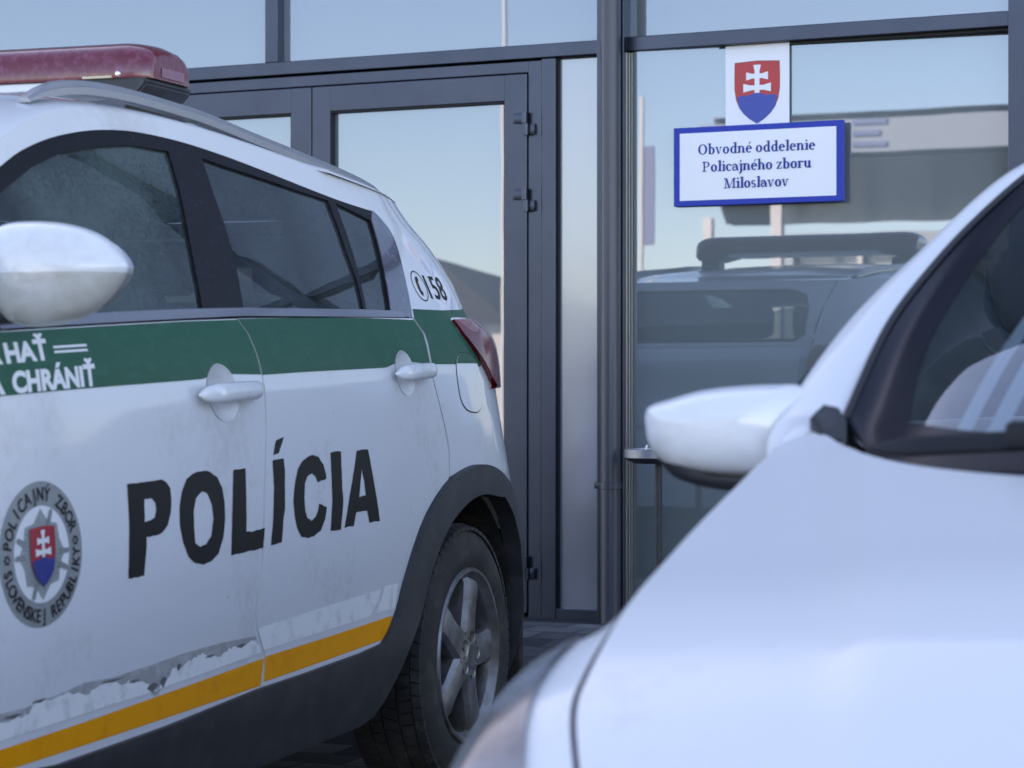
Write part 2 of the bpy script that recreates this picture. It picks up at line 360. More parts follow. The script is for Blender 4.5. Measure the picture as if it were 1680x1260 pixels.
# ------------------------------------------------------------------ shapes shared by the signs and the car door
def ell(cx, cy, rx, ry, n=48, a0=0, a1=360):
    return [(cx+rx*math.cos(R(a0+(a1-a0)*k/n)), cy+ry*math.sin(R(a0+(a1-a0)*k/n))) for k in range(n if abs(a1-a0) == 360 else n+1)]
def shield_outline():
    L = [(-.5, .60), (0, .625), (.5, .60), (.507, .3), (.505, .05), (.47, -.16)]
    L += [(.40, -.32), (.30, -.45), (.17, -.56), (0, -.66)]
    return L+[(-x, y) for x, y in L[3:-1][::-1]]
def flared(x0, x1, y, w, e):                      # a cross bar that widens at both ends
    return [(x0, y-e), (x0*.45+x1*.0, y-w), (x1*.45, y-w), (x1, y-e), (x1, y+e), (x1*.45, y+w), (x0*.45, y+w), (x0, y+e)]
SHIELD = shield_outline()
CROSS = [flared(-.245, .245, .315, .048, .083), flared(-.31, .31, .075, .050, .088),
         [(-.085, .545), (.085, .545), (.055, .42), (.052, -.25), (-.052, -.25), (-.055, .42)]]
def hills_shape():
    top = []
    for k in range(61):
        x = -.452+.904*k/60
        y = max(-.20+.5*math.sqrt(max(0, .062-(x+.28)**2)) if abs(x+.28) < .249 else -9, -.20+.5*math.sqrt(max(0, .062-(x-.28)**2)) if abs(x-.28) < .249 else -9,
                -.17+.62*math.sqrt(max(0, .05-x*x)) if abs(x) < .2236 else -9)
        if y > -5: top.append((x, y))
    low = [(.40, -.32), (.30, -.45), (.17, -.56), (0, -.66), (-.17, -.56), (-.30, -.45), (-.40, -.32)]
    return top+low
HILLS = hills_shape()
def tri2d(outer, holes=()):
    loops = [[Vector((x, y, 0)) for x, y in outer]]+[[Vector((x, y, 0)) for x, y in h] for h in holes]
    flat = [v for l in loops for v in l]
    return [(v.x, v.y) for v in flat], geometry.tessellate_polygon(loops)
def flat_mesh(name, polys, place, mat, parent, z=0, step=.00004):
    """polys: [(outer, holes)] laid on a plane by place(x, y, lift); each a hair above the last"""
    V = []; Fc = []
    for k, (o, h) in enumerate(polys):
        vs, ts = tri2d(o, h); n = len(V); V += [place(x, y, z+k*step) for x, y in vs]
        Fc += [tuple(n+i for i in t) for t in ts]
    me = bpy.data.meshes.new(name); me.from_pydata([tuple(v) for v in V], [], Fc); me.update()
    return link(name, me, mat, parent)

# ---- serif lettering drawn stroke by stroke (em units)
S, T = .152, .062
def rc(x0, x1, y0, y1): return ([(x0, y0), (x1, y0), (x1, y1), (x0, y1)], ())
def full(cx, cy, rx, ry, wx=S, wy=T): return (ell(cx, cy, rx, ry, 40), (ell(cx, cy, rx-wx, ry-wy, 40)[::-1],))
def arc(cx, cy, rx, ry, a0, a1, wx=S, wy=T):
    o = ell(cx, cy, rx, ry, 24, a0, a1); i = ell(cx, cy, rx-wx, ry-wy, 24, a0, a1)
    return (o+i[::-1], ())
def sf(x, y, w=.2, up=True): return rc(x-w/2, x+w/2, y, y+T) if up else rc(x-w/2, x+w/2, y-T, y)
def wedge(x, y): return ([(x-.115, y-.045), (x-.115, y-.075), (x-.02, y-.06), (x-.02, y)], ())
def diag(x0, y0, x1, y1, w): return ([(x0-w/2, y0), (x0+w/2, y0), (x1+w/2, y1), (x1-w/2, y1)], ())
XH = .46
def glyph(c):
    if c == 'o': return .52, [full(.26, .225, .235, .24)]
    if c == 'O': return .74, [full(.37, .33, .335, .345, .155, .06)]
    if c == 'b': return .55, [rc(.07, .07+S, -.0, .72), wedge(.08, .72), arc(.28, .225, .235, .24, -150, 150)]
    if c == 'd': return .56, [rc(.50-S, .50, 0, .72), wedge(.50-S+.01, .72), arc(.285, .225, .235, .24, 30, 330), sf(.50, 0, .12)]
    if c == 'l': return .29, [rc(.10, .10+S, 0, .72), wedge(.11, .72), sf(.15, 0, .24)]
    if c == 'i': return .29, [rc(.10, .10+S, 0, XH), wedge(.11, XH), sf(.15, 0, .24), (ell(.15, .61, .062, .062, 20), ())]
    if c == 'j': return .28, [rc(.10, .10+S, -.10, XH), wedge(.11, XH), arc(.04, -.10, .158, .12, -110, 0, S, .04), (ell(.15, .61, .062, .062, 20), ())]
    if c in 'nh': return .58, [rc(.07, .07+S, 0, XH if c == 'n' else .72), wedge(.08, XH if c == 'n' else .72), sf(.12, 0, .22), arc(.30, .25, .21, .215, 0, 150, S, .05), rc(.51-S, .51, 0, .255), sf(.46, 0, .22)]
    if c == 'u': return .58, [rc(.07, .07+S, .20, XH), wedge(.08, XH), arc(.27, .21, .2, .215, 180, 330, S, .05), rc(.50-S, .50, 0, XH), wedge(.41, XH), sf(.52, 0, .1)]
    if c == 'r': return .42, [rc(.07, .07+S, 0, XH), wedge(.08, XH), sf(.13, 0, .26), arc(.28, .28, .15, .185, 60, 160, .06, .05), (ell(.34, .40, .062, .06, 18), ())]
    if c in 'eé':
        g = [arc(.255, .225, .23, .24, 5, 315), rc(.10, .47, .225, .225+T)]
        if c == 'é': g.append(([(.24, .54), (.30, .54), (.41, .70), (.31, .70)], ()))
        return .49, g
    if c == 'v': return .52, [diag(.245, 0, .10, XH, .11), diag(.265, 0, .405, XH, .045), sf(.10, XH, .2, False), sf(.41, XH, .17, False)]
    if c == 'c': return .46, [arc(.255, .225, .23, .24, 45, 318), (ell(.395, .355, .058, .055, 18), ())]
    if c == 'a': return .51, [rc(.31, .31+S, .05, .30), arc(.22, .30, .19, .165, 0, 150, S, .042), arc(.19, .14, .16, .15, 40, 330, .115, T), (ell(.095, .36, .05, .05, 16), ()), sf(.43, 0, .13)]
    if c == 'z': return .46, [rc(.05, .42, XH-.05, XH), rc(.04, .43, 0, .05), diag(.11, .03, .35, XH-.03, .12), rc(.05, .09, XH-.13, XH), rc(.39, .43, 0, .13)]
    if c == 's': return .41, [arc(.205, .325, .165, .150, 35, 275, .10, .062), arc(.205, .130, .175, .145, -150, 95, .11, .062)]
    if c == 'P': return .60, [rc(.09, .09+.11, 0, .66), sf(.15, 0, .28), sf(.13, .66, .24, False), arc(.27, .475, .27, .185, -90, 90, .12, .038), rc(.19, .28, .622, .66), rc(.19, .28, .29, .328)]
    if c == 'M': return .90, [diag(.14, 0, .16, .66, .05), rc(.70, .70+.11, 0, .66), diag(.42, 0, .19, .66, .12), diag(.43, 0, .72, .66, .045), sf(.14, 0, .22), sf(.755, 0, .26), sf(.13, .66, .2, False), sf(.79, .66, .2, False)]
    return .24, []
def serif_line(s, x0, x1, y, size):
    w = sum(glyph(c)[0] for c in s); k = (x1-x0)/w; out = []; x = x0
    for c in s:
        adv, ps = glyph(c)
        for o, h in ps: out.append(([(x+p*k, y+q*size) for p, q in o], [[(x+p*k, y+q*size) for p, q in hh] for hh in h]))
        x += adv*k
    return out

# ---- sheet with the state arms, and the name board hung over its lower edge
sh = front_empty('arms_sheet'); tag(sh, 'white sheet with red double cross shield above the blue bordered board', 'sign')
sa, sz = .9945, 2.173
boxes('sheet', [(.867, 1.122, .026, .030, 1.93, 2.352)], M['swhite'], sh, 0)
pl = lambda x, y, l: (x, .026-l, y)
sc_ = .178
def SHP(L, k=1): return [(sa+x*sc_*k, sz+y*sc_*1.02*k+.004) for x, y in L]
s0 = flat_mesh('shield', [(SHP(SHIELD, 1.0), ())], pl, M['sred'], sh, .0008)
flat_mesh('outline', [(SHP(SHIELD, 1.012), (SHP(SHIELD, 1.0)[::-1],))], pl, M['gasket'], s0, .0006)
flat_mesh('cross', [(SHP(c), ()) for c in CROSS], pl, M['swhite'], s0, .0012)
flat_mesh('hills', [(SHP(HILLS), ())], pl, M['smount'], s0, .0022)
nb = front_empty('name_board'); tag(nb, 'white board with wide blue border and three lines of blue lettering', 'sign')
boxes('board', [(.668, 1.342, -.006, .021, 1.754, 2.0505)], M['sblue'], nb, .0015)
boxes('white_face', [(.6935, 1.3175, -.0068, -.0058, 1.7745, 2.0285)], M['swhite'], nb, 0)
pl2 = lambda x, y, l: (x, -.0068-l, y)
L = []
for s, a0, a1, zz in (('Obvodné oddelenie', .767, 1.237, 1.946), ('Policajného zboru', .786, 1.222, 1.8805), ('Miloslavov', .873, 1.133, 1.8155)):
    L += serif_line(s, a0, a1, zz, .0575)
flat_mesh('lettering', L, pl2, M['sletter'], nb, .0006, .000015)

# ---- standing ashtray by the window
x, y = fworld(.690*KX*KS, -.20)
at = empty('standing_ashtray', (x, y, .204), -PHI); at.scale = (KS, KS, KS); tag(at, 'black post ashtray with shallow silver bowl standing beside the downpipe', 'ashtray')
V, Fc = lathe([(0, 0), (.13, 0), (.135, .006), (.13, .016), (.03, .022), (.02, .03)], 32, 'z'); raw('base', V, Fc, M['black'], at)
b = bmesh.new(); tube(b, [(0, 0, .02), (0, 0, .62)], .0135, 16); obj('post', b, M['black'], at)
V, Fc = lathe([(0, .618), (.085, .620), (.118, .632), (.124, .640)], 40, 'z'); raw('tray_underside', V, Fc, M['black'], at)
V, Fc = lathe([(.124, .6405), (.127, .642), (.127, .672), (.122, .674), (.118, .655), (0, .650)], 40, 'z'); raw('bowl', V, Fc, M['silver'], at)
x, y = fworld(.655*KX*KS, -.25)
b = bmesh.new(); tube(b, [(0, 0, .0), (.010, .004, .032)], .004, 8); o = obj('cigarette_end', b, M['swhite']); o.location = (x, y, .204+.655*KS); tag(o, 'white cigarette end standing in the silver ashtray bowl', 'cigarette')

# ---- a paper notice behind the door glass
nt_ = boxes('paper_notice', [(-.823, -.70, .10, .102, 1.79, 1.90)], pbr('notice_paper', (.75, .76, .78), .6), None, 0)
xx, yy = fworld(0, 0); nt_.location = (xx, yy, KZ); nt_.rotation_euler = (0, 0, -PHI); nt_.scale = (KX*KS, KS, KS); tag(nt_, 'small white paper notice taped inside the door glass', 'notice')

# ------------------------------------------------------------------ what stands across the yard and shows in the glass
def yard_empty(name): return empty(name, (FX+1.1*math.cos(R(23.2)), FY-1.1*math.sin(R(23.2)), 0), -R(23.2))
pc_ = yard_empty('filling_canopy'); tag(pc_, 'wide flat white canopy on slim posts across the yard, mirrored in the right pane', 'canopy')
def skew(L, k=.235):                                   # the roof's left edge runs off at an angle
    return L
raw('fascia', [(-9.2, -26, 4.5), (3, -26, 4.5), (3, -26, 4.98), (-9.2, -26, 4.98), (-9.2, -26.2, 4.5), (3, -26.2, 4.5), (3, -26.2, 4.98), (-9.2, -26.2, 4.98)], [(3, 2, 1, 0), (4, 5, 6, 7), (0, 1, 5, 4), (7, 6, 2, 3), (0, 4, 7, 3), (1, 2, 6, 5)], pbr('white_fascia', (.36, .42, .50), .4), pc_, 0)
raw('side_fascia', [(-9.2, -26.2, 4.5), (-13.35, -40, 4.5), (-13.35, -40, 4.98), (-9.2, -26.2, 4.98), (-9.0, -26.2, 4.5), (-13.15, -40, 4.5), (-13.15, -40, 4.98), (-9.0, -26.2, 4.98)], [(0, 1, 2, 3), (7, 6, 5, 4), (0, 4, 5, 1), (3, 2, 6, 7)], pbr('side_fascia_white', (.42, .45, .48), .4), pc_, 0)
V = []; Fc = []
for k in range(46):
    d0 = -40+k*.3; n = len(V); z = 4.46+.03*(k % 2); al, ar = -13.15+(d0+40)*.30, 3
    V += [(al, d0, z), (ar, d0, z), (ar, d0+.27, z), (al, d0+.27, z), (ar, d0+.30, 4.5), (al, d0+.30, 4.5)]; Fc += [(n+3, n+2, n+1, n), (n+5, n+4, n+2, n+3)]
V += [(-13.2, -40, 5.1), (3, -40, 5.1), (3, -26.2, 5.1), (-9.05, -26.2, 5.1)]; n = len(V); Fc.append((n-4, n-3, n-2, n-1))
raw('soffit', V, Fc, pbr('metal_soffit', (.22, .245, .235), .25, metal=.5), pc_, 0)
for a, d in ((-12.9, -37.5), (-3.8, -37.5), (-3.6, -37.5), (-8.3, -27), (-1, -27)): boxes('post', [(a-.09, a+.09, d-.09, d+.09, 0, 4.46)], M['swhite'], pc_, .01)
boxes('blue_band', [(-6.85, -6.35, -25.99, -25.97, 4.90, 4.97), (-6.85, -6.45, -25.99, -25.97, 4.74, 4.81), (-6.85, -6.35, -25.99, -25.97, 4.58, 4.65)], pbr('faded_blue', (.20, .26, .46), .5), pc_, 0)
bl = yard_empty('banner_flag'); tag(bl, 'tall narrow blue banner on a white pole across the yard beside the canopy', 'banner')
boxes('pole', [(-9.42, -9.36, -24.03, -23.97, 0, 5.2)], M['swhite'], bl, .01); boxes('cloth', [(-9.355, -9.18, -24.012, -23.988, 3.1, 4.5)], pbr('blue_banner', (.24, .28, .46), .6), bl, .01)
ks = yard_empty('kiosk'); tag(ks, 'low white kiosk with tall windows under the canopy across the yard', 'building')
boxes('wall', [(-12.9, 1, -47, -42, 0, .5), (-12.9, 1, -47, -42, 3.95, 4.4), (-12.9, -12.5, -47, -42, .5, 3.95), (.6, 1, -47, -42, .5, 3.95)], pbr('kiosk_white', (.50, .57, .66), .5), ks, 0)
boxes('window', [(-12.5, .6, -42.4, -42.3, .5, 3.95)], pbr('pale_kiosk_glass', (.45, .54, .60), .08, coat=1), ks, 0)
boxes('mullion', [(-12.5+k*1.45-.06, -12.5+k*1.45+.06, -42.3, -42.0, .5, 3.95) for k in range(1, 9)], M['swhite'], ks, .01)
def house(name, label, a0, a1, d0, d1, ez, rz, wallc, roofc):
    h = frame_empty(name); tag(h, label, 'house')
    boxes('wall', [(a0, a1, d0, d1, 0, ez)], pbr(name+'_render', wallc, .8), h, 0)
    o = .5; m = (d0+d1)/2; q = (d1-d0)/2
    V = [(a0-o, d0-o, ez-.12), (a1+o, d0-o, ez-.12), (a1+o, d1+o, ez-.12), (a0-o, d1+o, ez-.12), (a0+q*.9, m, rz), (a1-q*.9, m, rz)]
    raw('roof', V, [(0, 1, 5, 4), (1, 2, 5), (2, 3, 4, 5), (3, 0, 4), (3, 2, 1, 0)], pbr(name+'_tiles', roofc, .8, var=((roofc[0]*1.6, roofc[1]*1.5, roofc[2]*1.5), 4, .4, .7)), h, 0)
    wm = pbr(name+'_window', (.05, .06, .08), .1, coat=1)
    for k in range(3):
        x = a0+(a1-a0)*(k+.7)/3.4; w = boxes('window', [(x-.6, x+.6, d1, d1+.03, .9, 2.2)], wm, h, 0)
        boxes('frame', [(x-.67, x-.6, d1, d1+.05, .83, 2.27), (x+.6, x+.67, d1, d1+.05, .83, 2.27), (x-.6, x+.6, d1, d1+.05, 2.2, 2.27), (x-.6, x+.6, d1, d1+.05, .83, .9)], M['swhite'], w, 0)
house('bungalow', 'white bungalow with dark brown hipped roof mirrored in the door glass', -43, -29.7, -72, -60, 3.3, 5.6, (.72, .71, .69), (.05, .036, .030))
house('row_house', 'cream house with greyish roof farther off along the yard', -60, -50, -98, -86, 3.4, 6.4, (.6, .55, .45), (.12, .09, .08))
b = bmesh.new(); tube(b, [(-6.97, -14, 0), (-6.97, -14, 3), (-6.97, -14, 9.5)], [.032, .026, .020], 12)
lp = frame_empty('lamp_post'); tag(lp, 'slim white lamp post across the yard mirrored in the glazing', 'lamp post'); obj('post', b, M['swhite'], lp)
boxes('lamp_head', [(-7.02, -6.92, -14.3, -13.7, 9.5, 9.58)], M['silver'], lp, .01)

# ------------------------------------------------------------------ the patrol car on the left: curved sides
# ---- side surface of the patrol car: rearward p, height z -> (u, y, z)
def pchip(xs, ys):
    x = np.array(xs, float); y = np.array(ys, float)
    h = np.diff(x); d = np.diff(y)/h; m = np.zeros(len(x))
    for i in range(1, len(x)-1):
        if d[i-1]*d[i] > 0:
            w1 = 2*h[i]+h[i-1]; w2 = h[i]+2*h[i-1]
            m[i] = (w1+w2)/(w1/d[i-1]+w2/d[i])
    m[0] = d[0]; m[-1] = d[-1]
    def f(q):
        q = np.clip(np.asarray(q, float), x[0], x[-1])
        i = np.clip(np.searchsorted(x, q)-1, 0, len(x)-2)
        t = (q-x[i])/h[i]; t2 = t*t; t3 = t2*t
        return ((2*t3-3*t2+1)*y[i]+(t3-2*t2+t)*h[i]*m[i]+(-2*t3+3*t2)*y[i+1]+(t3-t2)*h[i]*m[i+1])
    return f
HALF = pchip([.15,.30,.42,.50,.62,.72,.80,.95,1.06,1.14,1.235,1.50,1.72],
             [.82,.868,.889,.891,.899,.903,.904,.9015,.898,.890,.867,.765,.665])
TAIL = pchip([.20,.36,.46,.55,.63,.71,.80,.90,.99,1.07,1.125,1.18,1.213,1.262,1.30,1.35,1.40,1.46,1.52,1.57,1.70],
             [.98,1.03,1.02,1.018,.995,.945,.892,.841,.80,.768,.762,.75,.725,.60,.583,.56,.518,.456,.372,.33,.30])
CORN = pchip([.3,1.2,1.6], [1.0,.95,.9])
def rise(u): return .04*(np.clip(u, -2.6, .1)+.8)
_tab = {}
def _ring(k):
    if k not in _tab:
        z = k*.004; uB = float(TAIL(z)); a = float(CORN(z)); u0 = uB-a
        th = (np.linspace(0, 1, 161)**1.5)*np.pi/2
        u = u0+a*np.sin(th)**(2/3); y = HALF(z-rise(u))*np.cos(th)**(2/3)
        s = np.concatenate([[0], np.cumsum(np.hypot(np.diff(u), np.diff(y)))])+u0
        _tab[k] = (u0, s, u, y)
    return _tab[k]
def side(p, z):
    p = np.atleast_1d(np.asarray(p, float)); z = np.atleast_1d(np.asarray(z, float))
    u = p.copy(); y = HALF(z-rise(p))
    u0 = TAIL(z)-CORN(z)
    for i in np.nonzero(p > u0)[0]:
        k = int(np.floor(z[i]/.004)); f = z[i]/.004-k
        r0, r1 = _ring(k), _ring(k+1)
        u[i] = (1-f)*np.interp(p[i], r0[1], r0[2])+f*np.interp(p[i], r1[1], r1[2])
        y[i] = (1-f)*np.interp(p[i], r0[1], r0[3])+f*np.interp(p[i], r1[1], r1[3])
    return np.stack([u, y, z], 1)
def rear(y, z):
    y = np.atleast_1d(np.asarray(y, float)); z = np.atleast_1d(np.asarray(z, float))
    b = HALF(z-rise(np.full_like(z, .1))); a = CORN(z)
    u = TAIL(z)-a+a*np.clip(1-np.abs(y/b)**3, 0, 1)**(1/3)
    return np.stack([u, y, z], 1)
def p_at_y(z, y):
    r = _ring(int(round(z/.004)))
    return float(np.interp(-y, -r[3], r[1]))

NOSE = pchip([.2, .5, .8, 1.0, 1.2, 1.7], [-3.80, -3.95, -3.92, -3.82, -3.70, -3.5])
_side0 = side
def side(p, z):
    S3 = _side0(p, z); u0 = NOSE(S3[:, 2])+.95
    k = np.clip((u0-S3[:, 0])/.95, 0, 1)
    S3[:, 1] *= np.clip(1-k**3, 0, 1)**(1/3)
    return S3
def local(S3): return np.stack([-S3[:, 0], S3[:, 1], S3[:, 2]], 1)
def lift(a, b, off, fn=side):
    a = np.asarray(a, float); b = np.asarray(b, float); e = 2e-3
    p0 = local(fn(a, b))
    d1 = local(fn(a+e, b))-local(fn(a-e, b)); d2 = local(fn(a, b+e))-local(fn(a, b-e))
    n = np.cross(d1, d2); l = np.linalg.norm(n, axis=1, keepdims=True); n = n/np.maximum(l, 1e-12)
    if fn is rear: n = -n*np.sign(np.where(n[:, :1] == 0, 1, n[:, :1]))      # outward is towards -x
    off = off if np.ndim(off) == 0 else np.asarray(off)[:, None]
    return p0+n*off
def area2(L): return sum(L[i][0]*L[(i+1) % len(L)][1]-L[(i+1) % len(L)][0]*L[i][1] for i in range(len(L)))
def fine2d(outer, holes, res, resz=None):
    if area2(outer) < 0: outer = outer[::-1]
    vs, ts = tri2d(outer, [h if area2(h) < 0 else h[::-1] for h in holes])
    bm = bmesh.new(); bv = [bm.verts.new((x, y, 0)) for x, y in vs]
    for t in ts:
        try: bm.faces.new([bv[i] for i in t])
        except ValueError: pass
    if res:
        for ax, rs in ((0, res), (1, resz or res)):
            lo = min(v.co[ax] for v in bm.verts); hi = max(v.co[ax] for v in bm.verts)
            q = math.floor(lo/rs)+1
            while q*rs < hi:
                nrm = (1, 0, 0) if ax == 0 else (0, 1, 0); co = (q*rs, 0, 0) if ax == 0 else (0, q*rs, 0)
                bmesh.ops.bisect_plane(bm, geom=bm.verts[:]+bm.edges[:]+bm.faces[:], plane_co=co, plane_no=nrm, dist=1e-6)
                q += 1
    bm.normal_update()
    for f in bm.faces:
        if f.normal.z < 0: f.normal_flip()
    return bm
def patch(name, outer, mat, parent, off=0., holes=(), res=.04, resz=None, thick=0., fn=side, mirror=False, sm=True, offf=None):
    """a panel of the car: a flat outline (p, z) cut fine, laid on the curved side and given a folded-in rim"""
    bm = fine2d(outer, holes, res, resz)
    bm.verts.ensure_lookup_table(); bm.verts.index_update()
    a = np.array([v.co.x for v in bm.verts]); z = np.array([v.co.y for v in bm.verts])
    of = off if offf is None else offf(a, z)
    P3 = lift(a, z, of, fn)
    Fc = [[v.index for v in f.verts] for f in bm.faces]
    if fn is rear: Fc = [f[::-1] for f in Fc] if True else Fc
    V = [tuple(q) for q in P3]; nmain = len(Fc)
    if thick:
        Q3 = lift(a, z, (off-thick) if offf is None else of-thick, fn); mp = {}
        for e in bm.edges:
            if len(e.link_faces) == 1:
                f = e.link_faces[0]; l = [v.index for v in f.verts]; i, j = e.verts[0].index, e.verts[1].index
                if l[(l.index(i)+1) % len(l)] != j: i, j = j, i
                for k in (i, j):
                    if k not in mp:
                        mp[k] = (len(V), len(V)+1); V += [tuple(P3[k]), tuple(Q3[k])]
                q = (mp[j][0], mp[i][0], mp[i][1], mp[j][1])
                Fc.append(q if fn is not rear else q[::-1])
    bm.free()
    if mirror:
        n = len(V); V += [(x, -y, zz) for x, y, zz in V]; Fc += [tuple(n+i for i in f[::-1]) for f in Fc]
    me = bpy.data.meshes.new(name); me.from_pydata(V, [], Fc); me.update()
    if sm:
        for p in me.polygons: p.use_smooth = True
        try: me.set_sharp_from_angle(angle=R(50))
        except Exception: pass
    return link(name, me, mat, parent)
def decal(name, polys, place, mat, parent, off):
    """letters and marks: drawn flat, then laid on the car's side by place(x, y) -> (p, z)"""
    V = []; Fc = []
    for k, (o, h) in enumerate(polys):
        vs, ts = tri2d(o, h); n = len(V); A = np.array([place(x, y) for x, y in vs])
        V += [tuple(q) for q in lift(A[:, 0], A[:, 1], off+k*.00003)]
        Fc += [tuple(n+i for i in t) for t in ts]
    me = bpy.data.meshes.new(name); me.from_pydata(V, [], Fc); me.update()
    for p in me.polygons: p.use_smooth = True
    return link(name, me, mat, parent)
def font_polys(s, bold=0., space=1.0):
    c = bpy.data.curves.new('t', 'FONT'); c.body = s; c.offset = bold; c.space_character = space; c.resolution_u = 4
    o = bpy.data.objects.new('t', c); C.objects.link(o); dg = bpy.context.evaluated_depsgraph_get(); dg.update()
    m = o.evaluated_get(dg).to_mesh(); V = [(v.co.x, v.co.y) for v in m.vertices]; Fc = [tuple(p.vertices) for p in m.polygons]
    o.evaluated_get(dg).to_mesh_clear(); bpy.data.objects.remove(o); bpy.data.curves.remove(c)
    return V, Fc
def text_decal(name, s, place, mat, parent, off, bold=0., space=1.0):
    V, Fc = font_polys(s, bold, space); x0 = min(v[0] for v in V); x1 = max(v[0] for v in V)
    A = np.array([place((x-x0)/(x1-x0), y) for x, y in V])
    me = bpy.data.meshes.new(name); me.from_pydata([tuple(q) for q in lift(A[:, 0], A[:, 1], off)], [], Fc); me.update()
    return link(name, me, mat, parent)
def ovl(c, t, b, l, r, n=40, e=2.0):
    """oval through its top, bottom, left and right points (p, z)"""
    ax = ((r[0]-l[0])/2, (r[1]-l[1])/2); ay = ((t[0]-b[0])/2, (t[1]-b[1])/2); cx = ((t[0]+b[0])/2, (t[1]+b[1])/2); out = []
    for k in range(n):
        th = 2*math.pi*k/n; cs, sn = math.cos(th), math.sin(th)
        q = (abs(cs)**e+abs(sn)**e)**(-1/e); out.append((cx[0]+q*(cs*ax[0]+sn*ay[0]), cx[1]+q*(cs*ax[1]+sn*ay[1])))
    return out

AL = R(19.4)
suv = empty('police_suv', (-.957, 6.832, 0), math.atan2(-math.cos(AL), -math.sin(AL)))
tag(suv, 'white police SUV with green band, yellow sill strip and dark red roof beacon bar', 'police car')

